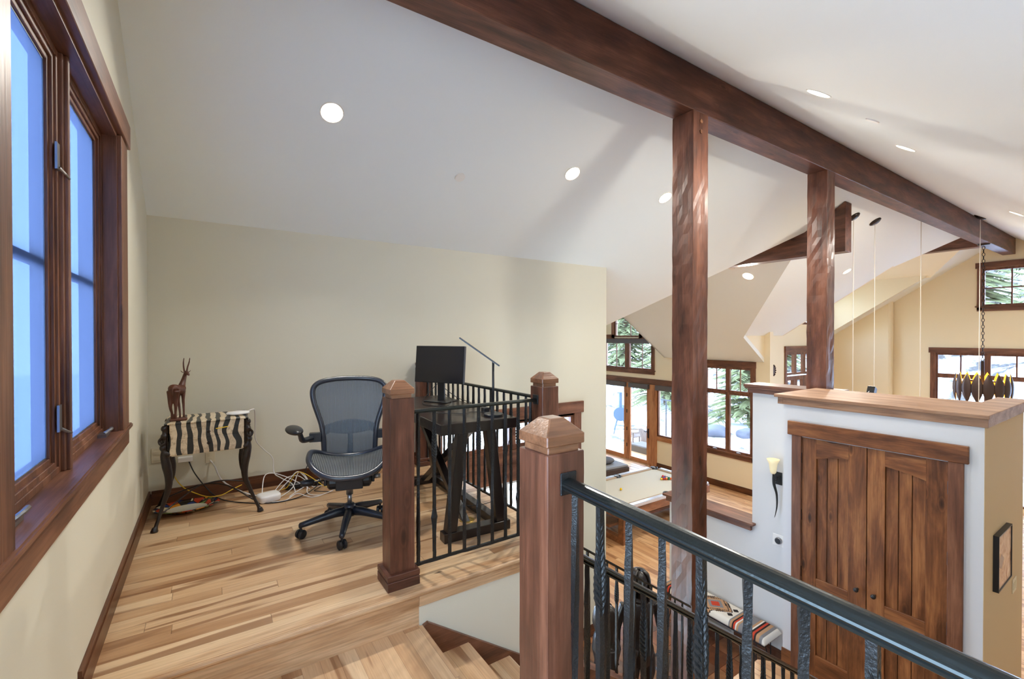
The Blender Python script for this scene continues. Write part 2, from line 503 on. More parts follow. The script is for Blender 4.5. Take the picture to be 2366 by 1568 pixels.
m, n, l, p = newmat('slate_tile')
t = n.new('ShaderNodeTexCoord'); mpn = n.new('ShaderNodeMapping')
mpn.inputs['Rotation'].default_value = (0, 0, 0.0); mpn.inputs['Scale'].default_value = (3.2, 3.2, 1)
l.new(t.outputs['Object'], mpn.inputs[0])
sv = n.new('ShaderNodeSeparateXYZ'); l.new(mpn.outputs[0], sv.inputs[0])
cb = n.new('ShaderNodeCombineXYZ')
l.new(mathn(n, l, 'FLOOR', sv.outputs[0]), cb.inputs[0]); l.new(mathn(n, l, 'FLOOR', sv.outputs[1]), cb.inputs[1])
wn = n.new('ShaderNodeTexWhiteNoise'); wn.noise_dimensions = '2D'; l.new(cb.outputs[0], wn.inputs['Vector'])
c = ramp(n, l, wn.outputs[0], [(0, S(98, 58, 40)), (0.3, S(150, 98, 66)), (0.55, S(82, 66, 56)), (0.75, S(160, 112, 76)), (1, S(112, 84, 66))])
no = n.new('ShaderNodeTexNoise'); no.inputs['Scale'].default_value = 9; no.inputs['Detail'].default_value = 6
l.new(t.outputs['Object'], no.inputs[0])
c = mixc(n, l, 1.0, c, ramp(n, l, no.outputs[0], [(0.3, (0.7, 0.66, 0.62, 1)), (0.7, (1.15, 1.1, 1.05, 1))]), 'MULTIPLY')
g = mathn(n, l, 'MAXIMUM', mathn(n, l, 'LESS_THAN', mathn(n, l, 'FRACT', sv.outputs[0]), 0.03), mathn(n, l, 'LESS_THAN', mathn(n, l, 'FRACT', sv.outputs[1]), 0.03))
c = mixc(n, l, g, c, S(96, 52, 34)); l.new(c, p.inputs['Base Color']); p.inputs['Roughness'].default_value = 0.22
bp = n.new('ShaderNodeBump'); bp.inputs['Strength'].default_value = 0.2; l.new(no.outputs[0], bp.inputs['Height']); l.new(bp.outputs[0], p.inputs['Normal'])
M_slate = m
mb = MB(); mb.box(1.0, 2.42, FZ - 0.2, 6.0, 4.86, FZ)
struct(mb, 'floor', M_slate, 'brown slate tile floor of the entry hall', 'floor')
mb = MB()
mb.prism([(3.19, 1.0, -1.95), (4.775, 1.0, -1.95), (4.775, 2.215, -1.95), (4.57, 2.42, -1.95), (3.19, 2.42, -1.95)], (0, 0, 0.08))
struct(mb, 'floor', M_floor2, 'light wood platform in front of the closet doors', 'floor')
mb = MB(); mb.prism([(3.2, 1.0, FZ), (4.74, 1.0, FZ), (4.74, 2.2, FZ), (4.56, 2.38, FZ), (3.2, 2.38, FZ)], (0, 0, -1.95 - FZ))
struct(mb, 'wall_platform', M_wall, 'cream base wall of the closet platform', 'wall')

# ---- walls
mb = MB()
wall_grid(mb, 'x', -0.57, -0.42, -1.4, 4.85, -3.0, 4.0, [(1.6, 3.25, 0.86, 2.47), (-0.2, 1.05, 0.65, 1.96)])  # second opening is out of view, added to bring daylight into the loft
struct(mb, 'wall_left', M_wall, 'cream window wall on the left', 'wall')
mb = MB()
wall_grid(mb, 'y', 4.7, 4.85, -0.57, 4.75, FZ, 2.6, [(2.13, 4.13, -0.02, 0.30), (2.13, 3.9, -2.2, -0.42)])
struct(mb, 'wall_back', M_wall, 'cream back wall of the loft', 'wall')
mb = MB(); mb.box(4.6, 4.85, FZ, 4.75, 12.2, 2.2)
struct(mb, 'wall_wing', M_wall, 'cream side wall of the pool room', 'wall')
mb = MB(); mb.box(4.6, 12.2, FZ, 12.05, 12.35, 3.4)
struct(mb, 'wall_far', M_wall, 'cream far wall of the pool room', 'wall')
mb = MB(); mb.box(-0.42, 2.327, FZ, 2.02, 2.45, -0.28); mb.box(0.94, 2.327, -0.28, 2.02, 2.45, -0.09)
struct(mb, 'wall_stair', M_wall, 'cream wall below the loft edge beside the stairs', 'wall')
mb = MB(); mb.box(1.95, 2.45, -0.28, 2.02, 4.7, -0.005)
struct(mb, 'trim_4', M_ty, 'dark fascia along the open side of the loft floor', 'trim')
mb = MB(); wall_grid(mb, 'y', -1.55, -1.4, -0.57, 16.3, FZ, 1.3, [])
struct(mb, 'wall_rear_blocker', M_wall, 'cream low eave wall behind the viewer, unseen, added to block daylight', 'wall')  # unseen wall, added to close the open rear against daylight
mb = MB(); mb.box(0.8, -1.4, FZ, 0.96, 1.0, -0.28)
struct(mb, 'wall_hall', M_wall, 'cream wall under the hallway', 'wall')

# window wall of the pool room (x = 11.9)
XF = 11.9
holesA = [(6.47, 8.54, -1.83, 0.52), (8.95, 9.53, -1.83, -0.22), (9.8, 12.1, -2.80, -0.22), (9.72, 11.85, 0.25, 1.30), (10.15, 11.38, 1.33, 2.5)]
mb = MB(); wall_grid(mb, 'x', XF, XF + 0.16, 6.02, 12.2, FZ, 3.2, holesA)
struct(mb, 'wall_pool_room', M_walla, 'cream window wall of the pool room', 'wall')
mb = MB(); wall_grid(mb, 'y', 6.17, 6.32, XF + 0.16, 16.3, FZ, 4.2, [(13.0, 14.6, -2.75, 0.92), (13.2, 15.1, 1.7, 2.8)])
struct(mb, 'wall_great_room', M_walla, 'butter yellow wall of the great room with mask and glass doors', 'wall')
mb = MB(); wall_grid(mb, 'x', 16.1, 16.3, -4.5, 6.32, FZ, 3.95, [(1.9, 3.0, 2.1, 3.06), (-0.2, 3.86, -2.75, 0.93)])
struct(mb, 'wall_gable', M_walla, 'butter yellow gable wall of the great room with two windows', 'wall')
mb = MB(); mb.box(15.88, 4.80, FZ, 16.1, 6.17, 4.0); mb.tube([(15.98, 4.82, FZ), (15.98, 4.82, 4.0)], 0.1, 16)
struct(mb, 'wall_pilaster', M_walla, 'rounded butter yellow pilaster in the great room corner', 'wall', smooth=False)
mb = MB(); mb.prism([(10.86, 6.172, 1.43), (12.06, 6.172, 1.43), (12.06, 6.172, 0.60), (11.95, 6.172, 0.655)], (0, 0.12, 0))
struct(mb, 'wall_valley', M_walla, 'small wall triangle above the eave beside the mask', 'wall')
# sconce wall, half wall
mb = MB(); mb.box(6.08, 2.2, FZ, 6.25, 3.3, 0.68)
struct(mb, 'wall_sconce', M_wall_lit, 'pale lit wall carrying the sconce and the thermostat', 'wall')
mb = MB(); mb.box(6.08, 3.3, FZ, 6.25, 4.62, -1.2)
struct(mb, 'wall_half', M_wall_lit, 'low pale lit half wall beside the timber post', 'wall')
mb = MB(); mb.box(5.98, 2.3, 0.68, 6.36, 3.36, 0.70); mb.box(6.02, 2.3, 0.62, 6.08, 3.34, 0.68); mb.box(6.04, 3.3, 0.62, 6.3, 3.34, 0.68)
mb.box(5.97, 2.3, 0.70, 6.37, 3.37, 0.735)
struct(mb, 'trim_5', M_ty, 'dark stained wood cap on the sconce wall', 'trim', bevel=0.003)
mb = MB(); mb.box(6.0, 3.3, -1.16, 6.35, 4.70, -1.13); mb.box(6.04, 3.3, -1.24, 6.08, 4.66, -1.16); mb.box(6.0, 3.25, -1.16, 6.08, 3.3, -1.13)
mb.box(6.04, 4.62, -1.24, 6.3, 4.66, -1.16)
struct(mb, 'trim_6', M_ty, 'dark stained wood cap on the low half wall', 'trim', bevel=0.003)
# closet block
XC = 4.775
mb = MB(); wall_grid(mb, 'x', XC, XC + 0.13, 0.865, 2.28, -1.87, 0.73, [(1.057, 2.114, -1.87, 0.40)])
struct(mb, 'wall_closet', M_wall_lit, 'pale lit wall around the double closet doors', 'wall')
mb = MB(); mb.box(XC + 0.13, 2.15, FZ, 6.08, 2.28, 0.73); mb.box(XC, 0.865, FZ, XC + 0.13, 2.28, -1.87)
struct(mb, 'wall_closet_rear', M_wall_lit, 'pale rear side of the closet', 'wall')
mb = MB(); mb.box(XC + 0.0005, 0.862, FZ, 6.13, 1.0, 0.73)
struct(mb, 'wall_closet_side', M_wall_shaded, 'shaded tan side wall of the closet with the framed picture', 'wall')
mb = MB()
mb.prism([(4.74, 0.835, 0.765), (6.25, 0.835, 0.765), (6.25, 1.05, 0.765), (5.66, 1.05, 0.765), (5.66, 2.36, 0.765), (4.74, 2.36, 0.765)], (0, 0, 0.03))
mb.box(4.757, 0.845, 0.70, 4.78, 2.33, 0.765); mb.box(4.757, 0.842, 0.70, 6.16, 0.862, 0.765); mb.box(4.757, 2.28, 0.70, 5.6, 2.33, 0.765)
struct(mb, 'trim_7', M_capy, 'stained wood cap on top of the closet walls', 'trim', bevel=0.003)

# ---- ceilings (thin slabs following the roof planes)
def slab(poly, zf, name, mat, label):
    mb = MB(); mb.prism([(x, y, zf(x, y)) for x, y in poly], (0, 0, 0.12)); return struct(mb, name, mat, label, 'ceiling')
zr2 = zfar(3.55)
slab([(-0.57, RIDGE_Y), (-0.57, 4.86), (4.75, 4.86), (4.75, 7.12), (8.24, 3.55), (10.93, 6.17), (12.9, 6.17), (12.9, 3.85), (14.15, 2.6), (15.4, 3.85), (15.4, 6.25), (16.3, 6.25), (16.3, RIDGE_Y)],
     lambda x, y: zfar(y), 'ceiling', M_ceil, 'white sloped ceiling on the loft side of the ridge beam')
slab([(-0.57, RIDGE_Y), (16.3, RIDGE_Y), (16.3, -1.4), (-0.57, -1.4)], lambda x, y: znear(y), 'ceiling', M_ceil, 'white sloped ceiling on the near side of the ridge beam')
def zp3(x): return zr2 - SLOPE * abs(x - 8.24)
slab([(8.24, 3.55), (8.24, 12.3), (9.4, 12.3), (9.4, 9.27), (12.0, 9.27), (12.0, 6.17), (10.93, 6.17)], lambda x, y: zp3(x), 'ceiling', M_ceil, 'pale sloped ceiling above the pool table')
slab([(8.24, 3.55), (4.75, 7.12), (4.75, 12.3), (8.24, 12.3)], lambda x, y: zp3(x), 'ceiling', M_ceil, 'pale sloped ceiling on the loft side of the pool room')
mb = MB(); mb.prism([(9.4, 9.27, zp3(9.4)), (12.0, 9.27, zp3(12.0)), (12.0, 9.27, 2.6), (9.4, 9.27, 2.6)], (0, -0.06, 0))
struct(mb, 'wall_pool_dormer', M_ceil, 'cheek wall of the dormer over the pool room doors', 'wall')
slab([(9.4, 9.21), (12.0, 9.21), (12.0, 12.3), (9.4, 12.3)], lambda x, y: 2.6, 'ceiling', M_ceil, 'flat ceiling of the dormer above the pool room windows')
# dormer in the great room
zd0 = zfar(3.85); zdr = zfar(2.6)
slab([(12.9, 3.85), (14.15, 2.6), (14.15, 6.3), (12.9, 6.3)], lambda x, y: zd0 + (x - 12.9) * (zdr - zd0) / 1.25, 'ceiling', M_walla, 'sloped left ceiling of the great room dormer')
slab([(15.46, 3.80), (14.15, 2.6), (14.15, 6.3), (15.46, 6.3)], lambda x, y: zd0 + (15.4 - x) * (zdr - zd0) / 1.25, 'ceiling', M_walla, 'sloped right ceiling of the great room dormer')
for nm, xx, lb in (('wall_dormer_left', 12.84, 'left'), ('wall_dormer_right', 15.385, 'right')):
    mb = MB(); mb.prism([(xx, 3.80, zd0 + .06), (xx, 6.25, zd0 + .06), (xx, 6.25, zfar(6.25)), (xx, 3.80, zfar(3.80))], (0.06, 0, 0))
    struct(mb, nm, M_walla, lb + ' cheek wall of the great room dormer', 'wall')

# ---- baseboards
def base_run(name, label, axis, fixed, u0, u1, z, side, mat, h=0.115):
    mb = MB()
    for (d, a, b) in ((0.018, 0, h * 0.78), (0.013, h * 0.78, h)):
        if axis == 'x': mb.box(u0, fixed, z + a, u1, fixed + side * d, z + b)
        else: mb.box(fixed, u0, z + a, fixed + side * d, u1, z + b)
    return struct(mb, name, mat, label, 'baseboard')
base_run('baseboard_left', 'dark baseboard along the left window wall', 'y', -0.42, 2.32, 4.7, 0, 1, M_by)
base_run('baseboard_back', 'dark baseboard along the back wall of the loft', 'x', 4.7, -0.40, 1.86, 0, -1, M_bx)
base_run('baseboard_sconce', 'dark baseboard along the sconce wall behind the bench', 'y', 6.08, 2.28, 4.62, FZ, -1, M_by, 0.2)
base_run('baseboard_closet', 'stained baseboard left of the closet doors', 'y', XC, 2.19, 2.285, -1.87, -1, M_dy, 0.13)
base_run('baseboard_entry', 'dark baseboard at the foot of the entry wall', 'x', 4.7, 1.0, 4.76, FZ, -1, M_bx, 0.16)
base_run('baseboard_pool_room', 'dark baseboard below the pool room windows', 'y', XF, 6.17, 9.55, FZ, -1, M_by, 0.17)

# ================================================================== WINDOWS
# generic frame builder in a wall plane; plane 'x' (faces -X) or 'y' (faces -Y)
def P3(plane, u, d, z, at):
    return (at + d, u, z) if plane == 'x' else (u, at + d, z)
def fbox(mb, plane, at, u0, u1, z0, z1, d0, d1):
    if plane == 'x': mb.box(at + d0, u0, z0, at + d1, u1, z1)
    else: mb.box(u0, at + d0, z0, u1, at + d1, z1)
    return mb
def ring(mb, plane, at, u0, u1, z0, z1, w, d0, d1, wb=None):
    wb = wb or w
    fbox(mb, plane, at, u0, u0 + w, z0, z1, d0, d1); fbox(mb, plane, at, u1 - w, u1, z0, z1, d0, d1)
    fbox(mb, plane, at, u0 + w, u1 - w, z0, z0 + wb, d0, d1); fbox(mb, plane, at, u0 + w, u1 - w, z1 - w, z1, d0, d1)
    return mb
def sash(root, plane, at, u0, u1, z0, z1, mat, w=0.045, dep=(0.04, 0.09), vm=(), hm=(), mw=0.018, world=True):
    mb = MB(); ring(mb, plane, at, u0, u1, z0, z1, w, *dep)
    s_ = mb.build('sash', mat, root, world=True)
    mb = MB(); dm = (dep[0] + dep[1]) / 2
    fbox(mb, plane, at, u0 + w, u1 - w, z0 + w, z1 - w, dm, dm + 0.006)
    mb.build('glass', M_glassr if plane == 'x' or at > 5 else M_glass, s_, world=True)
    if vm or hm:
        mb = MB()
        for v in vm: fbox(mb, plane, at, v - mw / 2, v + mw / 2, z0 + w, z1 - w, dm - 0.015, dm + 0.02)
        for h in hm: fbox(mb, plane, at, u0 + w, u1 - w, h - mw / 2, h + mw / 2, dm - 0.014, dm + 0.019)
        mb.build('muntin', mat, s_, world=True)
    return s_

# ---- window_1: big casement pair on the left wall (faces +X)
w1 = thing('window_1', 'tall stained casement window pair with blue screens on the left wall', 'window', (-0.42, 2.43, 0.86), kind='structure')
mb = MB()
mb.box(-0.42, 3.25, 0.86, -0.395, 3.45, 2.47); mb.build('casing', M_tz, w1, world=True, bevel=0.003)
mb = MB(); mb.box(-0.42, 1.39, 0.86, -0.395, 1.585, 2.47); mb.build('casing', M_tz, w1, world=True, bevel=0.003)
mb = MB(); mb.box(-0.42, 1.36, 2.475, -0.385, 3.50, 2.61); mb.build('head_casing', M_ty, w1, world=True, bevel=0.003)
mb = MB(); mb.box(-0.50, 1.34, 0.835, -0.386, 3.53, 0.862); mb.build('sill', M_ty, w1, world=True, bevel=0.006, seg=2)
mb = MB(); mb.box(-0.42, 1.37, 0.745, -0.40, 3.50, 0.835); mb.build('apron', M_ty, w1, world=True, bevel=0.003)
mb = MB(); mb.box(-0.57, 3.235, 0.862, -0.415, 3.25, 2.47); mb.box(-0.57, 1.585, 0.862, -0.415, 1.60, 2.47)
mb.build('jamb', M_tz, w1, world=True)
mb = MB(); mb.box(-0.57, 1.585, 2.455, -0.415, 3.25, 2.475); mb.build('head_jamb', M_ty, w1, world=True)
mb = MB(); mb.box(-0.53, 2.395, 0.862, -0.462, 2.455, 2.455); mb.box(-0.49, 2.41, 0.862, -0.45, 2.44, 2.455); mb.build('mullion', M_tz, w1, world=True, bevel=0.003)
for (u0, u1) in ((1.60, 2.395), (2.455, 3.235)):
    mb = MB()
    for (a, d0, d1) in ((0.0, -0.54, -0.475), (0.02, -0.54, -0.482), (0.04, -0.54, -0.492)):
        w = 0.026
        mb.box(d0, u0 + a, 0.862 + a, d1, u0 + a + w, 2.455 - a); mb.box(d0, u1 - a - w, 0.862 + a, d1, u1 - a, 2.455 - a)
        mb.box(d0, u0 + a + w, 0.862 + a, d1, u1 - a - w, 0.862 + a + w); mb.box(d0, u0 + a + w, 2.455 - a - w, d1, u1 - a - w, 2.455 - a)
    s_ = mb.build('sash', M_tz, w1, world=True, bevel=0.002)
    g0, g1, h0, h1 = u0 + 0.06, u1 - 0.06, 0.925, 2.392
    mb = MB(); mb.box(-0.535, g0, h0, -0.53, g1, h1); mb.build('glass', M_glass, s_, world=True)
    mb = MB(); mb.quad((-0.503, g0 + .008, h0 + .008), (-0.503, g1 - .008, h0 + .008), (-0.503, g1 - .008, h1 - .008), (-0.503, g0 + .008, h1 - .008)); mb.build('insect_screen', M_screen, s_, world=True)
    mb = MB(); ring(mb, 'x', -0.505, g0, g1, h0, h1, 0.009, -0.004, 0.005); mb.build('screen_frame', M_steel, s_, world=True)
    mb = MB(); mb.box(-0.53, g0, 1.63, -0.515, g1, 1.665); mb.build('muntin', M_tz, s_, world=True)
    for zz in (1.02, 2.0):
        mb = MB(); mb.box(-0.475, u1 - 0.05 if u0 < 2 else u0 + 0.02, zz, -0.468, u1 - 0.015 if u0 < 2 else u0 + 0.03, zz + 0.10)
        if u0 < 2: mb.tube([(-0.468, u1 - 0.03, zz + 0.01), (-0.455, u1 - 0.01, zz - 0.005), (-0.448, u1 + 0.02, zz - 0.015)], [0.006, 0.005, 0.004], 8)
        mb.build('lock', M_steel, s_, world=True)
    yc = u1 - 0.12 if u0 > 2 else 1.78
    mb = MB(); mb.box(-0.478, yc - 0.05, 0.862, -0.44, yc + 0.05, 0.878); mb.tube([(-0.45, yc - 0.02, 0.878), (-0.43, yc, 0.895), (-0.435, yc + 0.06, 0.89)], [0.01, 0.008, 0.009], 8, spline=4)
    mb.build('crank', M_steel, s_, smooth=False, world=True)

# ---- window_2 / window_3 in the back wall, lower, seen through the railing
w2 = thing('window_2', 'wide transom window low on the back wall beyond the railing', 'window', (3.1, 4.7, -0.05), kind='structure')
mb = MB(); mb.box(1.98, 4.665, 0.33, 4.29, 4.7, 0.485); mb.build('head_casing', M_tx, w2, world=True, bevel=0.003)
mb = MB(); mb.box(4.13, 4.675, -0.4, 4.25, 4.7, 0.33); mb.build('casing', M_tz, w2, world=True)
mb = MB(); mb.box(1.98, 4.675, -0.42, 4.13, 4.7, -0.02); mb.box(1.98, 4.655, -0.07, 4.2, 4.7, -0.03); mb.box(1.98, 4.665, -0.22, 4.13, 4.7, -0.2); mb.build('sill', M_tx, w2, world=True)
for (a, b) in ((2.13, 3.13), (3.13, 4.13)):
    sash(w2, 'y', 4.7, a, b, -0.02, 0.33, M_tx, 0.05, (0.0, 0.05), vm=[a + .26, a + .5, a + .74])
w3 = thing('window_3', 'tall bright paned window under the transom in the entry', 'window', (3.1, 4.7, -2.2), kind='structure')
for (a, b) in ((2.13, 3.0), (3.03, 3.9)):
    sash(w3, 'y', 4.7, a, b, -2.2, -0.42, M_white, 0.035, (0.0, 0.05), vm=[a + .3, a + .58], hm=[-0.8, -1.2, -1.6], mw=0.02)
mb = MB(); mb.box(3.9, 4.675, -2.3, 4.02, 4.7, -0.42); mb.build('casing', M_tz, w3, world=True)

# ---- pool room window wall
w4 = thing('window_4', 'wide window with upper panes to the right of the tall post', 'window', (XF, 7.5, -1.83), kind='structure')
mb = MB(); mb.box(XF - 0.03, 6.37, 0.52, XF, 8.66, 0.69); mb.build('head_casing', M_ty, w4, world=True, bevel=0.003)
mb = MB(); mb.box(XF - 0.025, 6.38, -1.95, XF, 6.47, 0.52); mb.box(XF - 0.025, 8.54, -1.95, XF, 8.64, 0.52); mb.build('casing', M_tz, w4, world=True)
mb = MB(); mb.box(XF - 0.025, 6.38, -1.97, XF, 8.64, -1.84); mb.box(XF - 0.05, 6.36, -1.85, XF, 8.66, -1.82); mb.build('sill', M_ty, w4, world=True)
for i in range(3):
    a = 6.47 + i * 0.69; b = a + 0.69
    sash(w4, 'x', XF, a, b, -1.82, -0.18, M_tz, 0.06, (0.0, 0.07))
    sash(w4, 'x', XF, a, b, -0.18, 0.52, M_tz, 0.06, (0.0, 0.07), vm=[(a + b) / 2])
    mb = MB(); mb.tube([(XF - 0.01, a + .3, -1.80), (XF - 0.05, a + .33, -1.78), (XF - 0.04, a + .4, -1.79)], 0.012, 6); mb.build('crank', M_steel, w4, world=True)
w5 = thing('window_5', 'narrow window with a grey blind box right of the patio doors', 'window', (XF, 9.24, -1.83), kind='structure')
sash(w5, 'x', XF, 8.95, 9.53, -1.83, -0.22, M_tz, 0.05, (0.0, 0.07))
mb = MB(); mb.box(XF - 0.09, 8.9, -0.36, XF, 9.55, -0.2); mb.build('blind_box', M_blind, w5, world=True)
mb = MB(); mb.box(XF - 0.03, 8.8, -1.96, XF, 9.6, -1.83); mb.build('sill', M_fy, w5, world=True)
mb = MB(); mb.box(XF - 0.035, 8.8, -0.2, XF, 12.2, -0.02); struct(mb, 'trim_8', M_ty, 'long dark header board over the patio doors', 'trim', bevel=0.004)
mb = MB(); mb.box(XF - 0.04, 9.53, FZ, XF + 0.05, 9.8, -0.2); struct(mb, 'trim_9', M_fz, 'knotty upright board between patio doors and window', 'trim')
for i, (a, b, lb) in enumerate(((9.8, 10.78, 'glazed patio door beside the upright board, with dark lever handle'), (10.78, 12.05, 'glazed folding patio door nearest the loft wall'))):
    d = thing('door_%d' % (3 + i), lb, 'door', (XF, (a + b) / 2, FZ), kind='structure')
    mb = MB(); w = 0.14
    mb.box(XF - 0.01, a, FZ + 0.02, XF + 0.05, a + w, -0.22); mb.box(XF - 0.01, b - w, FZ + 0.02, XF + 0.05, b, -0.22)
    mb.build('stile', M_fz, d, world=True)
    mb = MB(); mb.box(XF - 0.01, a + w, FZ + 0.02, XF + 0.05, b - w, -2.70); mb.box(XF - 0.01, a + w, -0.34, XF + 0.05, b - w, -0.22)
    mb.build('rail', M_fy, d, world=True)
    mb = MB(); mb.box(XF + 0.015, a + w, -2.70, XF + 0.022, b - w, -0.34); mb.build('glass', M_glassr, d, world=True)
    mb = MB(); mb.box(XF - 0.10, a + 0.03, -0.36, XF - 0.01, b - 0.13, -0.21); mb.build('blind_box', M_blind, d, world=True)
    if i == 0:
        mb = MB(); mb.box(XF - 0.03, 9.85, -1.95, XF - 0.01, 9.89, -1.65); mb.tube([(XF - 0.02, 9.87, -1.75), (XF - 0.07, 9.87, -1.75), (XF - 0.07, 10.0, -1.75)], 0.012, 6)
        mb.build('lever_handle', M_black, d, world=True)
    for zz in (-0.7, -1.25, -1.85, -2.4):
        if i == 0:
            mb = MB(); mb.box(XF - 0.02, 10.77, zz, XF - 0.008, 10.80, zz + 0.12); mb.build('hinge', M_black, d, world=True)
w6 = thing('window_6', 'four light window pair above the patio doors', 'window', (XF, 10.8, 0.25), kind='structure')
mb = MB(); mb.box(XF - 0.03, 9.63, 0.12, XF, 11.95, 0.25); mb.box(XF - 0.05, 9.6, 0.22, XF, 11.97, 0.25); mb.build('sill', M_ty, w6, world=True)
mb = MB(); mb.box(XF - 0.03, 9.63, 0.25, XF, 9.74, 1.3); mb.box(XF - 0.03, 11.85, 0.25, XF, 11.95, 1.3); mb.build('casing', M_tz, w6, world=True)
mb = MB(); mb.box(XF - 0.03, 9.63, 1.28, XF, 10.27, 1.42); mb.box(XF - 0.03, 11.38, 1.28, XF, 11.95, 1.42); mb.build('head_casing', M_ty, w6, world=True)
mb = MB(); mb.box(XF - 0.09, 9.73, 1.12, XF - 0.005, 11.85, 1.27); mb.build('blind_box', M_blind, w6, world=True)
sash(w6, 'x', XF, 9.72, 10.76, 0.25, 1.30, M_tz, 0.06, (0.0, 0.07), vm=[10.16]); sash(w6, 'x', XF, 10.8, 11.85, 0.25, 1.30, M_tz, 0.06, (0.0, 0.07), vm=[11.3])
mb = MB(); mb.box(XF - 0.01, 10.68, 0.25, XF + 0.07, 10.88, 1.3); mb.build('mullion', M_tz, w6, world=True)
w7 = thing('window_7', 'small square window at the top of the pool room dormer', 'window', (XF, 10.8, 1.35), kind='structure')
sash(w7, 'x', XF, 10.22, 11.38, 1.33, 2.5, M_tz, 0.06, (0.0, 0.07), vm=[10.66], hm=[1.8])
mb = MB(); mb.box(XF - 0.03, 10.12, 1.3, XF, 10.24, 2.5); mb.box(XF - 0.03, 11.38, 1.3, XF, 11.5, 2.5); mb.build('casing', M_tz, w7, world=True)

# great room openings
w8 = thing('window_8', 'high paned window under the end of the ridge beam', 'window', (16.1, 2.45, 2.0), kind='structure')
mb = MB(); mb.box(16.06, 1.8, 3.06, 16.1, 3.10, 3.2); mb.build('head_casing', M_ty, w8, world=True)
mb = MB(); mb.box(16.07, 2.98, 2.02, 16.1, 3.07, 3.06); mb.box(16.07, 1.82, 2.02, 16.1, 1.9, 3.06); mb.build('casing', M_tz, w8, world=True)
mb = MB(); mb.box(16.07, 1.82, 1.99, 16.1, 3.07, 2.10); mb.box(16.04, 1.8, 2.09, 16.1, 3.1, 2.12); mb.build('sill', M_ty, w8, world=True)
sash(w8, 'x', 16.1, 1.9, 3.0, 2.10, 3.06, M_tz, 0.06, (0.02, 0.1), vm=[2.48], hm=[2.56], mw=0.03)
w9 = thing('window_9', 'wide great room window with transom panes behind the chandelier', 'window', (16.1, 1.9, -2.75), kind='structure')
mb = MB(); mb.box(16.05, -0.3, 0.93, 16.1, 3.98, 1.07); mb.build('head_casing', M_ty, w9, world=True)
mb = MB(); mb.box(16.07, 3.84, -2.75, 16.1, 3.95, 0.93); mb.build('casing', M_tz, w9, world=True)
for i in range(4):
    b = 3.86 - i * 0.98; a = b - 0.98
    sash(w9, 'x', 16.1, a, b, 0.33, 0.93, M_tz, 0.055, (0.02, 0.1), vm=[(a + b) / 2], mw=0.03)
    sash(w9, 'x', 16.1, a, b, -2.75, 0.33, M_tz, 0.055, (0.02, 0.1))
d5 = thing('door_5', 'stained glass panelled door with transom lights left of the second post', 'door', (13.0, 6.17, FZ), kind='structure')
mb = MB(); mb.box(12.93, 6.13, 0.92, 14.7, 6.17, 1.09); mb.build('head_casing', M_tx, d5, world=True)
mb = MB(); mb.box(12.94, 6.14, FZ, 13.03, 6.17, 0.92); mb.build('casing', M_tz, d5, world=True)
for i in range(3):
    a = 13.03 + i * 0.53
    sash(d5, 'y', 6.17, a, a + 0.53, 0.30, 0.92, M_tz, 0.06, (0.0, 0.08), vm=[])
    sash(d5, 'y', 6.17, a, a + 0.53, -2.75, 0.26, M_tz, 0.11, (0.0, 0.08))
w10 = thing('window_10', 'dormer window high in the great room', 'window', (14.15, 6.17, 1.7), kind='structure')
sash(w10, 'y', 6.17, 13.2, 15.1, 1.7, 2.8, M_tx, 0.06, (0.0, 0.08), vm=[14.15])
M_capn = wood('newel_cap_wood', S(92, 56, 36), S(132, 88, 60), S(160, 112, 80), 'X', knots=0.3, rough=0.3, coat=0.2)

# ================================================================== BEAMS AND POSTS
def hewn(mb, x0, y0, x1, y1, z0, z1, n=40, amp=0.004, seed=1):
    """vertical timber with adze-wobbled faces"""
    rnd = random.Random(seed); cs = [(x0, y0), (x1, y0), (x1, y1), (x0, y1)]
    m = 4
    rings = []
    for i in range(n + 1):
        z = z0 + (z1 - z0) * i / n; rg = []
        for k in range(4):
            a, b = cs[k], cs[(k + 1) % 4]
            nx, ny = (b[1] - a[1]), -(b[0] - a[0]); L = sqrt(nx * nx + ny * ny); nx /= L; ny /= L
            for j in range(m):
                t_ = j / m
                d = (rnd.random() - 0.5) * 2 * amp if 0 < i < n else 0
                rg.append((a[0] + (b[0] - a[0]) * t_ + nx * d, a[1] + (b[1] - a[1]) * t_ + ny * d, z))
        rings.append(rg)
    N = 4 * m; vs = [v for r_ in rings for v in r_]
    fs = [(i * N + k, i * N + (k + 1) % N, (i + 1) * N + (k + 1) % N, (i + 1) * N + k) for i in range(n) for k in range(N)]
    fs += [list(range(N))[::-1], [n * N + k for k in range(N)]]
    return mb.add(vs, fs)

ORG_W = True
mb = MB(); mb.box(-0.42, 2.42, 3.335, 16.1, 2.635, 3.72)
tag(mb.build('ridge_beam', M_wx, bevel=0.006), 'long dark stained ridge beam running under the peak of the ceiling', 'beam')
mb = MB(); mb.box(8.19, 3.02, 2.69, 8.42, 7.6, 3.2)
mb.prism([(8.19, 3.02, 3.19), (8.19, 3.02, 3.46), (8.19, 3.42, 3.19)], (0.23, 0, 0))
tag(mb.build('valley_beam', M_wy, bevel=0.004), 'dark cross beam with a square cut end behind the second timber post', 'beam')
mb = MB(); mb.box(14.03, 2.62, 3.33, 14.27, 6.1, 3.72)
tag(mb.build('dormer_beam', M_wy, bevel=0.004), 'short dark cross beam meeting the ridge beam near its far end', 'beam')

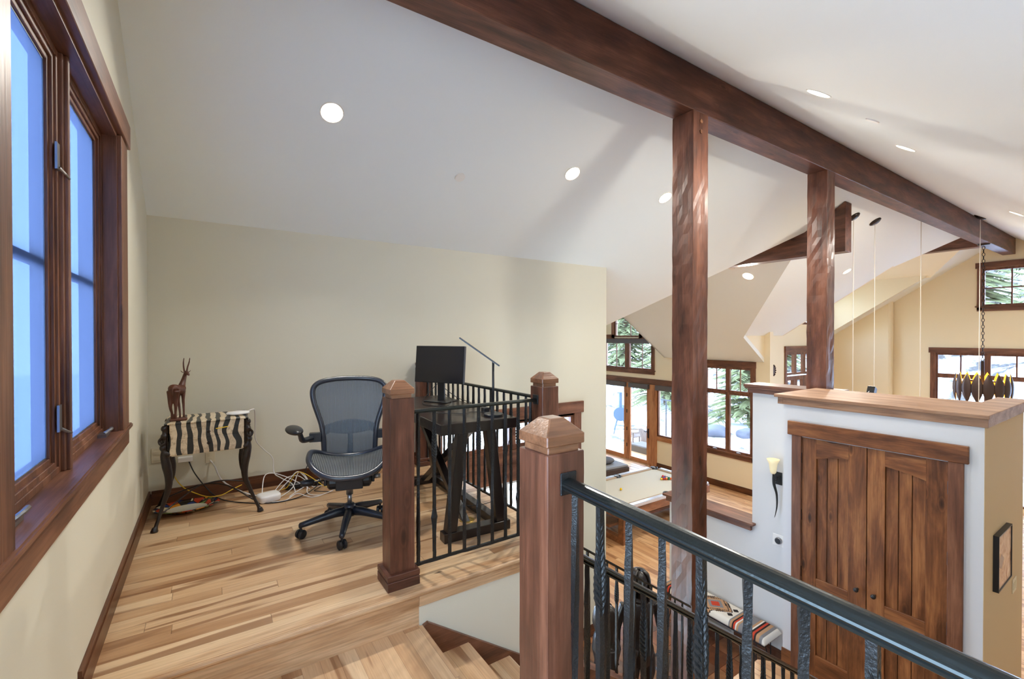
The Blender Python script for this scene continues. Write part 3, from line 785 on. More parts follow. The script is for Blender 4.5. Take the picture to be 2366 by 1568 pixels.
p = thing('timber_post', 'tall hand-hewn dark timber post rising from the lower floor to the ridge beam', 'post', (3.60, 2.53, FZ))
mb = MB(); hewn(mb, 3.49, 2.42, 3.705, 2.635, FZ, 3.335, 70, 0.0035, 3); mb.build('shaft', M_wz, p, world=True, bevel=0.003)
for zz in (3.26, 3.17):
    mb = MB(); mb.cyl((3.60, 2.42, zz), (3.60, 2.414, zz), 0.018, 14); mb.build('bolt_plug', M_capn, p, world=True)
p = thing('timber_post', 'rough timber post standing on the wood cap beside the closet', 'post', (6.17, 2.53, 0.735))
mb = MB(); hewn(mb, 6.06, 2.42, 6.27, 2.635, 0.735, 3.335, 30, 0.005, 5); mb.build('shaft', M_wz, p, world=True, bevel=0.003)

# ================================================================== NEWEL POSTS AND RAILINGS
def newel(x, y, zb, label, plinth, w=0.14, name='newel_post', plates=()):
    h = w / 2
    p = thing(name, label, 'newel post', (x, y, zb))
    mb = MB(); hewn(mb, x - h, y - h, x + h, y + h, zb, 1.036, 18, 0.0012, int(x * 91)); mb.build('shaft', M_wz, p, world=True, bevel=0.003)
    mb = MB(); mb.box(x - h + .012, y - h + .012, 1.03, x + h - .012, y + h - .012, 1.06)
    mb.box(x - h - .001, y - h - .001, 1.058, x + h + .001, y + h + .001, 1.088)
    a = h + .001; b = 0.028
    mb.add([(x - a, y - a, 1.088), (x + a, y - a, 1.088), (x + a, y + a, 1.088), (x - a, y + a, 1.088), (x - b, y - b, 1.132), (x + b, y - b, 1.132), (x + b, y + b, 1.132), (x - b, y + b, 1.132)],
           [(0, 1, 5, 4), (1, 2, 6, 5), (2, 3, 7, 6), (3, 0, 4, 7), (4, 5, 6, 7), (3, 2, 1, 0)])
    mb.build('cap', M_capn, p, world=True, bevel=0.003)
    if plinth:
        mb = MB(); q = h + 0.0225
        mb.box(x - q, y - q, zb, x + q, y + q, zb + 0.05); mb.box(x - q, y - q, zb + 0.054, x + q, y + q, zb + 0.085); mb.box(x - q + .003, y - q + .003, zb + 0.049, x + q - .003, y + q - .003, zb + 0.056)
        mb.build('plinth', M_wx, p, world=True, bevel=0.003)
    for (px, py, dx, dy) in plates:
        mb = MB()
        if dy: mb.box(px - 0.03, py, 0.915, px + 0.03, py + dy * 0.006, 0.98)
        else: mb.box(px, py - 0.03, 0.915, px + dx * 0.006, py + 0.03, 0.98)
        mb.build('rail_bracket', M_iron, p, world=True, bevel=0.002)
    return p
NY1 = 1.092
newel(0.870, NY1, -0.19, 'nearest dark newel post with a pyramid cap and an iron rail bracket', False, 0.142, plates=[(0.875, NY1 - 0.071, 0, -1)])
newel(0.878, 2.475, 0.0, 'newel post on a square plinth at the edge of the loft floor', True, 0.138, plates=[(0.948, 2.485, 1, 0)])
newel(1.915, 2.48, 0.0, 'newel post at the corner of the loft railing, beyond the desk', True, 0.138, plates=[(1.846, 2.485, -1, 0)])
newel(1.915, 4.60, 0.0, 'newel post against the back wall behind the computer monitor', True, 0.138)

def bar_mesh(kind, z0, z1, w=0.0165, leafz=None):
    mb = MB(); n = 46
    pts = []; rs = []
    rnd = random.Random(kind * 7 + 1)
    for i in range(n + 1):
        z = z0 + (z1 - z0) * i / n
        pts.append((rnd.uniform(-.0007, .0007), rnd.uniform(-.0007, .0007), z)); rs.append(w * 0.70 * rnd.uniform(0.93, 1.05))
    mb.tube(pts, rs, 4, twist=0.0 if kind == 1 else 0.05, square=True)
    return mb
def leaf_mesh(zt, flip=1):
    """forged feather shaped blade, narrow at the top, broad and rounded at the foot"""
    mb = MB(); N = 26; L = 0.235
    prof = []
    for i in range(N + 1):
        t_ = i / N; z = zt - L * t_
        hw = 0.008 + 0.0105 * math.sin(min(1, t_ * 1.12) * pi * 0.55) ** 2
        if t_ > 0.86: hw *= sqrt(max(0.12, 1 - ((t_ - 0.86) / 0.14) ** 2))
        prof.append((z, hw))
    cols = [-1, -0.66, -0.33, 0, 0.33, 0.66, 1]
    vs = []
    for side in (1, -1):
        for i, (z, hw) in enumerate(prof):
            for c_ in cols:
                ang = i * 0.03
                vein = 0.0028 * (1 if (i % 2) else -1) * (1 - abs(c_) * .3)
                u = hw * c_; zz = z + 0.022 * abs(c_) ; d = side * (0.0075 * (1 - c_ * c_) + 0.0025) + side * vein
                vs.append((u * cos(ang) - d * sin(ang), u * sin(ang) + d * cos(ang), zz))
    m_ = len(cols); o = (N + 1) * m_; fs = []
    for s_ in (0, 1):
        for i in range(N):
            for k in range(m_ - 1):
                a = s_ * o + i * m_ + k; fs.append((a, a + 1, a + m_ + 1, a + m_))
    for i in range(N):
        fs.append((i * m_, i * m_ + m_, o + i * m_ + m_, o + i * m_)); k = m_ - 1
        fs.append((i * m_ + k, i * m_ + m_ + k, o + i * m_ + m_ + k, o + i * m_ + k))
    fs.append(list(range(m_)) + [o + k for k in range(m_ - 1, -1, -1)]); fs.append([N * m_ + k for k in range(m_)] + [o + N * m_ + k for k in range(m_ - 1, -1, -1)])
    return mb.add(vs, fs)
def spear_mesh(z):
    mb = MB(); mb.tube([(0, 0, z + .05), (0, 0, z + .03), (0, 0, z), (0, 0, z - .04), (0, 0, z - .10), (0, 0, z - .2)], [.011, .015, .021, .015, .012, .0115], 6, flat=0.55)
    return mb

def railing(name, label, axis, fixed, start, step, count, z0, z1, leaf_at, length, slope=0.0, w=0.0165, group=None, leaf_rot=0.0, bottom=0.06, heavy=True, leafz=None, spear=True):
    """axis 'x' or 'y'; start = coordinate of first baluster; z0/z1 = bar bottom and rail top at 'start'; slope dz per metre along axis"""
    a0, a1 = length
    loc = (start, fixed, z0) if axis == 'x' else (fixed, start, z0)
    r = thing(name, label, 'railing', loc, group=group)
    def pt(u, z, d=0.0): return (u, fixed + d, z) if axis == 'x' else (fixed + d, u, z)
    def zz(u, z): return z + slope * (u - start)
    mb = MB()
    prof = [(-.016, -.002), (-.020, .001), (-.020, .006), (-.017, .009), (-.024, .012), (-.026, .016), (-.024, .020), (-.021, .022), (-.021, .025), (-.016, .029), (-.008, .032), (0, .033), (.008, .032), (.016, .029), (.021, .025), (.021, .022), (.024, .020), (.026, .016), (.024, .012), (.017, .009), (.020, .006), (.020, .001), (.016, -.002)] if heavy else \
           [(-.016, 0), (-.018, .010), (-.012, .020), (.012, .020), (.018, .010), (.016, 0)]
    H = 0.033 if heavy else 0.02
    vs = [pt(u, zz(u, z1) - H + q[1], q[0]) for u in (a0, a1) for q in prof]; k_ = len(prof)
    mb.add(vs, [list(range(k_)), [k_ + i for i in range(k_)][::-1]] + [(i, (i + 1) % k_, k_ + (i + 1) % k_, k_ + i) for i in range(k_)])
    mb.build('handrail', M_ironr, r, world=True)
    mb = MB(); n = max(8, int(abs(a1 - a0) / 0.04)); rnd = random.Random(4)
    mb.tube([pt(a0 + (a1 - a0) * i / n, zz(a0 + (a1 - a0) * i / n, z0 + bottom) + rnd.uniform(-.001, .001)) for i in range(n + 1)], [0.011 * rnd.uniform(.9, 1.15) for _ in range(n + 1)], 4, square=True)
    mb.build('bottom_rail', M_iron, r, world=True)
    protos = {}
    for i in range(count):
        u = start + step * i; kind = 'leaf' if i in leaf_at else 'bar'
        pos = Vector(pt(u, zz(u, z0))) - Vector(loc)
        if kind not in protos:
            mb = bar_mesh(1 if kind == 'leaf' else 0, bottom + .005, z1 - z0 - H + .002 - 0, w)
            if kind == 'leaf':
                lm = leaf_mesh((leafz if leafz else 0.865))
                c_, s_ = cos(leaf_rot), sin(leaf_rot)
                mb.add([(x * c_ - y * s_, x * s_ + y * c_, z) for x, y, z in lm.v], lm.f)
                if spear: sm_ = spear_mesh(0.31); mb.add(sm_.v, sm_.f)
            o = mb.build('baluster', M_iron, r)
            protos[kind] = o
        else:
            o = protos[kind].copy(); COL.objects.link(o); o.parent = r
        o.location = pos
    return r
# near rail, running toward the camera
railing('iron_railing', 'thick forged iron railing running from the nearest newel post toward the viewer', 'y', 0.872, 0.985, -0.1007, 14, 0.0, 0.963, (1, 4, 7, 10, 13), (1.02, -0.45), slope=0.035, w=0.017, leaf_rot=-0.85)
railing('iron_railing', 'iron railing on the loft edge between two newel posts in front of the desk', 'x', 2.485, 1.0, 0.1, 9, 0.0, 0.955, (1, 4, 7), (0.954, 1.840), leaf_rot=-0.45, heavy=False)
railing('iron_railing', 'iron railing behind the desk from the corner newel post to the back wall', 'y', 1.93, 2.62, 0.1, 20, 0.0, 0.955, (3, 6, 9, 12, 15, 18), (2.56, 4.52), leaf_rot=-0.5, heavy=False, spear=False)
SL = -0.668
railing('iron_railing', 'sloping iron stair railing going down from the nearest newel post', 'x', 1.2, 1.12, 0.1, 24, -0.335, 0.594, (3, 6, 9, 12, 15, 18, 21), (0.95, 3.45), slope=SL, leaf_rot=-0.85, bottom=0.08, spear=False)
railing('iron_railing', 'sloping iron stair railing on the far side of the stairs, left of the tall post', 'x', 2.43, 2.07, 0.1, 14, -0.975, -0.03, (2, 5, 8, 11), (2.04, 3.47), slope=SL, leaf_rot=-0.85, heavy=False, bottom=0.08, spear=False)

# ================================================================== STAIRS
st = thing('staircase', 'hickory staircase descending from the landing between the iron railings', 'stairs', (2.0, 1.8, -1.87))
RIS = 0.1867; TRD = 0.281
for i in range(1, 9):
    z = -0.19 - RIS * i; x0 = 0.925 + TRD * (i - 1); x1 = min(x0 + TRD + 0.03, 3.18)
    mb = MB(); mb.box(x0, 1.13, z - 0.032, x1, 2.318, z); o = mb.build('tread', M_floorY, st, world=True, bevel=0.008, seg=2)
for i in range(0, 9):
    z = -0.19 - RIS * i; x0 = 0.925 + TRD * i
    mb = MB(); mb.box(x0 - 0.015, 1.14, z - RIS, x0 + 0.003, 2.318, z - 0.03); mb.build('riser', M_hickY, st, world=True)
mb = MB(); zt = lambda x: -0.19 - (x - 0.925) * RIS / TRD + 0.035
mb.prism([(0.957, 2.300, -0.19 - .05), (0.957, 2.300, -0.19), (0.985, 2.300, -0.180), (3.17, 2.300, zt(3.17) - .02), (3.17, 2.300, zt(3.17) - 0.30), (1.1, 2.300, zt(1.1) - 0.34)], (0, 0.024, 0))
mb.build('skirt_board', M_tx, st, world=True)
mb = MB(); mb.prism([(2.02, 2.32, zt(2.02) + .06), (3.17, 2.32, zt(3.17) + .06), (3.17, 2.32, zt(3.17) - 0.5), (2.02, 2.32, zt(2.02) - 0.5)], (0, 0.14, 0))
mb.build('stringer', M_tx, st, world=True)
mb = MB(); mb.prism([(0.95, 1.13, zt(0.95) + .06), (3.17, 1.13, zt(3.17) + .06), (3.17, 1.13, zt(3.17) - 0.5), (0.95, 1.13, zt(0.95) - 0.5)], (0, 0.04, 0))
mb.build('stringer', M_tx, st, world=True)

# ================================================================== CLOSET DOORS
d1, d2 = None, None
ZT, ZB = 0.40, -1.86
def arch(y, yl=2.114, yr=1.057):   # shared arch over both leaves
    t_ = (y - (yl + yr) / 2) / ((yl - yr) / 2)
    return 0.275 - 0.105 * t_ * t_
for i, (ya, yb, lb) in enumerate(((1.588, 2.108, 'left leaf of the knotty wood closet double door with arched panels'), (1.062, 1.582, 'right leaf of the knotty wood closet double door with arched panels'))):
    d = thing('door_%d' % (i + 1), lb, 'door', (XC, (ya + yb) / 2, ZB), kind='structure')
    s0, s1 = (0.135, 0.125) if i == 0 else (0.13, 0.125)      # stile widths (low-y side, high-y side)
    F0, F1 = XC - 0.004, XC + 0.036
    mb = MB(); mb.box(F0, ya, ZB, F1, ya + s0, ZT); a_ = mb.build('stile', M_dz, d, world=True, bevel=0.002)
    mb = MB(); mb.box(F0, yb - s1, ZB, F1, yb, ZT); mb.build('stile', M_dz, d, world=True, bevel=0.002)
    p0, p1 = ya + s0, yb - s1
    mb = MB(); K = 10
    mb.prism([(F0, p0, ZT), (F0, p1, ZT)] + [(F0, p1 + (p0 - p1) * k / K, arch(p1 + (p0 - p1) * k / K)) for k in range(K + 1)], (0.04, 0, 0))
    mb.build('top_rail', M_dy, d, world=True)
    mb = MB(); mb.box(F0, p0, -1.17, F1, p1, -0.92); mb.build('lock_rail', M_dy, d, world=True, bevel=0.002)
    mb = MB(); mb.box(F0, p0, ZB, F1, p1, -1.65); mb.build('bottom_rail', M_dy, d, world=True, bevel=0.002)
    for k in range(3):
        q0 = p0 + (p1 - p0) * k / 3; q1 = p0 + (p1 - p0) * (k + 1) / 3
        mb = MB(); mb.box(XC + 0.010, q0 + 0.0025, -1.7, XC + 0.025, q1 - 0.0025, 0.35)
        mb.build('panel_board', M_dz, d, world=True, bevel=0.002)
    mb = MB()
    for zz in (-1.5, -0.9, -0.35, 0.2):
        yy = yb + 0.003 if i == 0 else ya - 0.003
        mb.cyl((XC - 0.008, yy, zz - 0.05), (XC - 0.008, yy, zz + 0.05), 0.006, 8)
    mb.build('hinge', M_black, d, world=True)
    mb = MB(); yk = ya + 0.06 if i == 0 else yb - 0.06
    mb.cyl((XC - 0.004, yk, -0.86), (XC - 0.035, yk, -0.86), 0.009, 10); mb.ball((XC - 0.045, yk, -0.86), 0.02)
    mb.build('knob', M_black, d, world=True, smooth=True)
mb = MB(); mb.box(XC + 0.04, 1.057, ZB, XC + 0.05, 2.114, ZT); struct(mb, 'door_gap_shade', M_black, 'black sheet standing for shade behind the closet doors', 'trim')  # black sheet painting in the shade between and behind the leaves
mb = MB(); mb.box(XC - 0.022, 2.110, -1.87, XC, 2.195, 0.41); struct(mb, 'trim_11', M_tz, 'left casing of the closet doors', 'trim', bevel=0.003)
mb = MB(); mb.box(XC - 0.022, 0.970, -1.87, XC, 1.060, 0.41); struct(mb, 'trim_12', M_tz, 'right casing of the closet doors', 'trim', bevel=0.003)
mb = MB(); mb.box(XC - 0.030, 0.943, 0.41, XC, 2.232, 0.545); struct(mb, 'trim_13', M_dy, 'wide head casing over the closet doors', 'trim', bevel=0.004)

# ================================================================== RECESSED LAMPS
def downlight(x, y, far, label, power=14, r=0.078, group=None):
    z = zfar(y) if far else znear(y)
    nrm = Vector((0, -SLOPE, -1)).normalized() if far else Vector((0, SLOPE, -1)).normalized()
    q = Vector((0, 0, 1)).rotation_difference(nrm).to_matrix()
    L_ = thing('recessed_lamp', label, 'ceiling lamp', (x, y, z), group=group)
    mb = MB(); mb.lathe([(r * 1.0, 0.0), (r * 1.0, 0.004), (r * 1.12, 0.004), (r * 1.14, 0.0), (r * 1.0, 0.0)], n=32, ax=q); mb.build('trim_ring', M_trimw, L_)
    mb = MB(); mb.lathe([(0.0, 0.001), (r, 0.001)], n=32, ax=q); mb.build('diffuser', M_glow, L_)
    if power:
        ld = bpy.data.lights.new('lamp_light', 'AREA'); ld.shape = 'DISK'; ld.size = 0.15; ld.energy = power; ld.color = (0.95, 0.92, 0.84); ld.spread = radians(150)
        lo = bpy.data.objects.new('lamp_light', ld); COL.objects.link(lo); lo.parent = L_
        lo.location = nrm * 0.02; lo.rotation_euler = Vector((0, 0, -1)).rotation_difference(nrm).to_euler()
    return L_
downlight(0.777, 3.63, True, 'largest glowing round ceiling lamp above the loft chair', 18)
downlight(3.163, 3.62, True, 'glowing round ceiling lamp between the chair and the tall post', 18)
downlight(4.66, 3.62, True, 'glowing round ceiling lamp touching the left side of the tall post')
downlight(3.66, 1.52, False, 'glowing slot-thin lamp above the beam, nearest the viewer')
downlight(5.36, 1.50, False, 'glowing slot-thin lamp above the beam, second along')
downlight(8.95, 1.34, False, 'glowing slot-thin lamp at the right edge above the beam', 40)
downlight(11.256, 4.114, True, 'slanted glowing lamp right of the second post under the far ceiling', 70)
def plane3_lamp(x, y, label):
    z = zp3(x); nrm = Vector((-SLOPE, 0, -1)).normalized(); q = Vector((0, 0, 1)).rotation_difference(nrm).to_matrix()
    L_ = thing('recessed_lamp', label, 'ceiling lamp', (x, y, z))
    mb = MB(); mb.lathe([(0.1, 0.0), (0.1, 0.004), (0.115, 0.004), (0.117, 0.0)], n=32, ax=q); mb.build('trim_ring', M_trimw, L_)
    mb = MB(); mb.lathe([(0.0, 0.001), (0.1, 0.001)], n=32, ax=q); mb.build('diffuser', M_glow, L_)
    ld = bpy.data.lights.new('lamp_light', 'AREA'); ld.shape = 'DISK'; ld.size = 0.18; ld.energy = 70; ld.color = (0.95, 0.92, 0.84)
    lo = bpy.data.objects.new('lamp_light', ld); COL.objects.link(lo); lo.parent = L_; lo.location = nrm * 0.02
    lo.rotation_euler = Vector((0, 0, -1)).rotation_difference(nrm).to_euler()
plane3_lamp(9.05, 5.02, 'glowing round lamp below the cross beam, left of the second post')
# ceiling cover discs
def disc(x, y, z, nrm, r, label, name='sprinkler_cover', group=None):
    q = Vector((0, 0, 1)).rotation_difference(Vector(nrm).normalized()).to_matrix()
    mb = MB(); mb.lathe([(r, 0), (r * .97, 0.008), (0, 0.009)], n=24, ax=q); vs = [Vector(v) + Vector((x, y, z)) for v in mb.v]; mb.v = vs
    return tag(mb.build(name, M_trimw, org=(x, y, z)), label, 'ceiling cover', group)
disc(1.992, 3.894, zfar(3.894), (0, -SLOPE, -1), 0.05, 'small flat white cover disc between the two loft ceiling lamps')
disc(4.28, 1.40, znear(1.40), (0, SLOPE, -1), 0.05, 'small white cover disc above the beam between two slot-thin lamps')
disc(11.0, 4.35, zfar(4.35), (0, -SLOPE, -1), 0.06, 'small white cover disc just right of the second post')
disc(8.80, 5.22, zp3(8.80), (-SLOPE, 0, -1), 0.06, 'white cover disc left of the lamp below the cross beam')
disc(9.35, 6.9, zp3(9.35), (-SLOPE, 0, -1), 0.06, 'small cover disc on the pale ceiling left of the tall post')

# ================================================================== OFFICE CHAIR
CH = thing('office_chair', 'black mesh-back office chair on a five-star caster base in the loft', 'office chair', (0.828, 3.344, 0), radians(-15))
def mesh_mat(name, base, dens, alpha, stripe_col):
    m, n, l, p = newmat(name)
    t = n.new('ShaderNodeTexCoord'); s = n.new('ShaderNodeSeparateXYZ'); l.new(t.outputs['Object'], s.inputs[0])
    st_ = mathn(n, l, 'FRACT', mathn(n, l, 'MULTIPLY', s.outputs[0], dens))
    k = mathn(n, l, 'LESS_THAN', st_, 0.5)
    p.inputs['Base Color'].default_value = base; p.inputs['Roughness'].default_value = 0.55
    c = mixc(n, l, k, base, stripe_col); l.new(c, p.inputs['Base Color'])  # alternate stripes of the mesh take the lighter colour
    al = mathn(n, l, 'ADD', mathn(n, l, 'MULTIPLY', k, 1 - alpha), alpha)
    l.new(al, p.inputs['Alpha'])
    return m
M_mesh = mesh_mat('chair_mesh', S(40, 46, 56), 105, 0.78, S(116, 126, 134))
M_mesh2 = mesh_mat('chair_seat_mesh', S(36, 40, 46), 95, 0.85, S(104, 110, 112))
M_chair = plain('chair_plastic', S(34, 38, 46), 0.32)
M_chairf = plain('chair_frame', S(46, 50, 60), 0.28, spec=0.6)
# base: hub, five legs, casters
mb = MB(); mb.lathe([(0, 0.10), (0.038, 0.10), (0.045, 0.13), (0.040, 0.17), (0.030, 0.185), (0, 0.185)], n=20); mb.build('hub', M_chair, CH, smooth=True)
angs = [175.5, 247.5, 319.5, 31.5, 103.5]
for a in angs:
    a = radians(a) + radians(15)
    d = Vector((cos(a), sin(a), 0)); nrm = Vector((-sin(a), cos(a), 0))
    mb = MB(); rings = [(0.02, 0.135, 0.030, 0.034), (0.10, 0.13, 0.028, 0.030), (0.20, 0.112, 0.024, 0.024), (0.28, 0.096, 0.020, 0.020), (0.325, 0.088, 0.018, 0.018), (0.332, 0.086, 0.010, 0.010)]
    vs = []; K = 10
    for r_, z, hw, hh in rings:
        for k in range(K):
            b = 2 * pi * k / K
            vs.append(d * r_ + nrm * (cos(b) * hw) + Vector((0, 0, z + sin(b) * hh)))
    mb.add(vs, [(i * K + k, i * K + (k + 1) % K, (i + 1) * K + (k + 1) % K, (i + 1) * K + k) for i in range(len(rings) - 1) for k in range(K)] + [[k for k in range(K)][::-1], [(len(rings) - 1) * K + k for k in range(K)]])
    lg = mb.build('base_leg', M_chair, CH, smooth=True)
    mb = MB(); c = d * 0.318
    w_ = Matrix.Rotation(a + 0.6, 3, 'Z') @ Vector((0, 1, 0))
    for sg in (-1, 1):
        q0 = c + w_ * (0.006 * sg) + Vector((0, 0, 0.03)); q1 = c + w_ * (0.026 * sg) + Vector((0, 0, 0.03))
        mb.tube([q0, q0 + (q1 - q0) * .15, q0 + (q1 - q0) * .8, q1], [0.024, 0.03, 0.03, 0.024], 20)
    mb.cyl(c + Vector((0, 0, 0.03)), c + Vector((0, 0, 0.085)), 0.008, 10)
    mb.build('caster', M_black, lg, smooth=False)
mb = MB(); mb.cyl((0, 0, 0.18), (0, 0, 0.255), 0.016, 14); mb.cyl((0, 0, 0.25), (0, 0, 0.34), 0.024, 14); mb.build('gas_column', M_steel, CH, smooth=True)
mb = MB(); mb.tube([(-0.15, 0, 0.35), (-0.135, 0, 0.35), (0.135, 0, 0.35), (0.15, 0, 0.35)], [0.035, 0.055, 0.055, 0.035], 16)
mb.box(-0.09, -0.10, 0.31, 0.09, 0.12, 0.40); mb.box(-0.17, -0.03, 0.33, -0.15, 0.03, 0.42); mb.box(0.15, -0.03, 0.33, 0.17, 0.03, 0.42)
mb.build('tilt_housing', M_black, CH, bevel=0.004)
mb = MB(); mb.cyl((-0.17, -0.03, 0.37), (-0.24, -0.04, 0.37), 0.004, 8); mb.tube([(-0.23, -0.04, 0.37), (-0.24, -0.04, 0.37), (-0.30, -0.05, 0.37), (-0.315, -0.05, 0.37)], [0.016, 0.024, 0.022, 0.012], 14); mb.build('tilt_knob', M_black, CH, smooth=True)
mb = MB(); mb.cyl((0.17, -0.03, 0.37), (0.21, -0.03, 0.37), 0.016, 14); mb.build('height_knob', M_steel, CH, smooth=True)
mb = MB()
for sg in (-1, 1): mb.tube([(sg * .14, 0.02, 0.36), (sg * .2, 0.03, 0.40), (sg * .235, 0.06, 0.47)], [0.02, 0.018, 0.014], 8, spline=4)
mb.tube([(0, 0.10, 0.35), (0, 0.22, 0.37), (0, 0.27, 0.45), (0, 0.255, 0.56)], [0.035, 0.03, 0.025, 0.02], 10, spline=5)
mb.build('support_arms', M_chair, CH, smooth=True)
# seat
def seat_pt(a, k=1.0):
    c, s_ = cos(a), sin(a)
    e_ = 2 / 2.7
    x = 0.262 * k * math.copysign(abs(c) ** e_, c); y = 0.235 * k * math.copysign(abs(s_) ** e_, s_)
    z = 0.475 + 0.085 * (abs(x) / 0.262) ** 2.4 * (0.55 + 0.45 * min(1, max(0, (y + 0.235) / 0.3))) - 0.035 * max(0, (-y - 0.08) / 0.155) ** 2
    return Vector((x, y - 0.03, z))
mb = MB(); N = 56
pts = [seat_pt(2 * pi * i / N) for i in range(N + 1)]
mb.tube(pts, 0.019, 10, cap=False); mb.build('seat_frame', M_chairf, CH, smooth=True)
mb = MB(); vs = []; fs = []; R_ = 10
for j in range(R_ + 1):
    k = j / R_
    for i in range(N): vs.append(seat_pt(2 * pi * i / N, max(k, 0.001)))
for j in range(R_):
    for i in range(N): fs.append((j * N + i, j * N + (i + 1) % N, (j + 1) * N + (i + 1) % N, (j + 1) * N + i))
mb.add(vs, fs); mb.build('seat_mesh', M_mesh2, CH, smooth=True)
# back
prof = [(0.47, .180), (0.55, .183), (0.64, .188), (0.72, .200), (0.80, .225), (0.88, .250), (0.95, .262), (1.000, .252), (1.032, .21), (1.048, .13), (1.054, 0.0)]
def back_y(z, x=0): return 0.215 + 0.16 * max(0, z - 0.62) ** 1.15 + 0.05 * max(0, .62 - z) - 0.5 * x * x
def bp_(x, z): return Vector((x, back_y(z, x), z))
side = [bp_(w, z) for z, w in prof]; loop = side + [Vector((-v.x, v.y, v.z)) for v in side[:-1][::-1]]
mb = MB(); mb.tube(loop, 0.019, 10, spline=4, cap=True); mb.build('back_frame', M_chairf, CH, smooth=True)
def width_at(z):
    for (z0, w0), (z1, w1) in zip(prof, prof[1:]):
        if z0 <= z <= z1: t_ = (z - z0) / (z1 - z0); return w0 * (1 - t_) + w1 * t_
    return 0
mb = MB(); vs = []; fs = []; NX = 16; NZ = 30
for j in range(NZ + 1):
    z = 0.47 + (1.052 - 0.47) * j / NZ; w = width_at(z)
    for i in range(NX + 1): vs.append(bp_(w * (2 * i / NX - 1), z))
fs = [(j * (NX + 1) + i, j * (NX + 1) + i + 1, (j + 1) * (NX + 1) + i + 1, (j + 1) * (NX + 1) + i) for j in range(NZ) for i in range(NX)]
mb.add(vs, fs); mb.build('back_mesh', M_mesh, CH, smooth=True)
mb = MB(); pts = []; K = 12
top = [(-0.185 + 0.37 * i / K, 0.705 + 0.035 * sin(pi * i / K)) for i in range(K + 1)]; bot = [(x, 0.665 - 0.03 * sin(pi * i / K)) for i, (x, _) in enumerate(top)]
poly = [bp_(x, z) + Vector((0, 0.012, 0)) for x, z in top] + [bp_(x, z) + Vector((0, 0.012, 0)) for x, z in bot[::-1]]
mb.prism(poly, (0, 0.03, 0)); mb.build('lumbar_pad', M_black, CH)
mb = MB(); mb.tube([(0, 0.255, 0.5), (0, 0.275, 0.6), (0, 0.29, 0.685)], [.016, .018, .014], 8, spline=4)
for sg in (-1, 1): mb.tube([(0, 0.29, 0.68), (sg * .12, 0.275, 0.67), (sg * .195, 0.215, 0.64)], [.014, .014, .016], 8, spline=4)
mb.build('back_spine', M_chair, CH, smooth=True)
for sg in (-1, 1):
    mb = MB(); R3 = Matrix.Rotation(radians(-18 * sg), 3, 'Z')
    mb.ball((sg * .355, -0.03, 0.735), 1.0, 20, 12, (0.052, 0.135, 0.028), R3); o_ = mb.build('arm_pad', M_black, CH, smooth=True)
    mb = MB(); mb.tube([(sg * .335, 0.02, 0.72), (sg * .325, 0.05, 0.68), (sg * .315, 0.10, 0.635), (sg * .265, 0.17, 0.63)], [.018, .017, .020, .022], 10, spline=4)
    mb.box(sg * .200, 0.17, 0.60, sg * .28, 0.215, 0.665); mb.build('arm_support', M_chair, CH)

# ================================================================== ZEBRA SIDE TABLE
m, n, l, p = newmat('zebra_hide')
t = n.new('ShaderNodeTexCoord'); sp_ = n.new('ShaderNodeSeparateXYZ'); l.new(t.outputs['Object'], sp_.inputs[0])
mpn = n.new('ShaderNodeMapping'); mpn.inputs['Scale'].default_value = (6.0, 4.0, 5.0); l.new(t.outputs['Object'], mpn.inputs[0])
no = n.new('ShaderNodeTexNoise'); no.inputs['Scale'].default_value = 1.0; no.inputs['Detail'].default_value = 1.0; l.new(mpn.outputs[0], no.inputs['Vector'])
ph = mathn(n, l, 'ADD', mathn(n, l, 'MULTIPLY', sp_.outputs[0], 17.0), mathn(n, l, 'MULTIPLY', no.outputs[0], 1.9))
tri = mathn(n, l, 'ABSOLUTE', mathn(n, l, 'SUBTRACT', mathn(n, l, 'FRACT', ph), 0.5))
k = mathn(n, l, 'GREATER_THAN', tri, 0.27)
n2_ = n.new('ShaderNodeTexNoise'); n2_.inputs['Scale'].default_value = 40; n2_.inputs['Detail'].default_value = 4; l.new(t.outputs['Object'], n2_.inputs['Vector'])
tan_ = ramp(n, l, n2_.outputs[0], [(0.3, S(172, 150, 122)), (0.5, S(214, 196, 166)), (0.7, S(226, 210, 184))])
l.new(mixc(n, l, k, tan_, S(34, 38, 40)), p.inputs['Base Color']); p.inputs['Roughness'].default_value = 0.35
M_zebra = m
ZT_ = thing('side_table', 'zebra striped two-drawer side table with carved black legs in the corner', 'side table', (-0.01, 4.29, 0))
X0, X1, Y0, Y1 = -0.235, 0.228, -0.21, 0.18
mb = MB(); mb.box(X0, Y0, 0.512, X1, Y1, 0.738); body = mb.build('body', M_zebra, ZT_, bevel=0.003)
mb = MB(); mb.box(X0 - 0.03, Y0 - 0.004, 0.738, X1 + 0.03, Y1 + 0.01, 0.748); mb.build('table_top', M_zebra, ZT_, bevel=0.002)
mb = MB(); mb.box(X0 + 0.01, Y0 + 0.01, 0.505, X1 - 0.01, Y1 - 0.01, 0.512); mb.build('underside', M_plate, ZT_)
for (a, b) in ((0.635, 0.70), (0.535, 0.628)):
    mb = MB(); mb.box(X0 + 0.055, Y0 - 0.004, a, X1 - 0.02, Y0, b); dr = mb.build('drawer', M_zebra, ZT_)
    mb = MB(); cz = (a + b) / 2
    mb.ball((0.0, Y0 - 0.010, cz), 0.005, 8, 6)
    for q in range(6):
        aa = q * pi / 3; mb.ball((0.009 * cos(aa), Y0 - 0.008, cz + 0.009 * sin(aa)), 0.0042, 8, 6)
    mb.build('knob', M_ebony, dr, smooth=True)
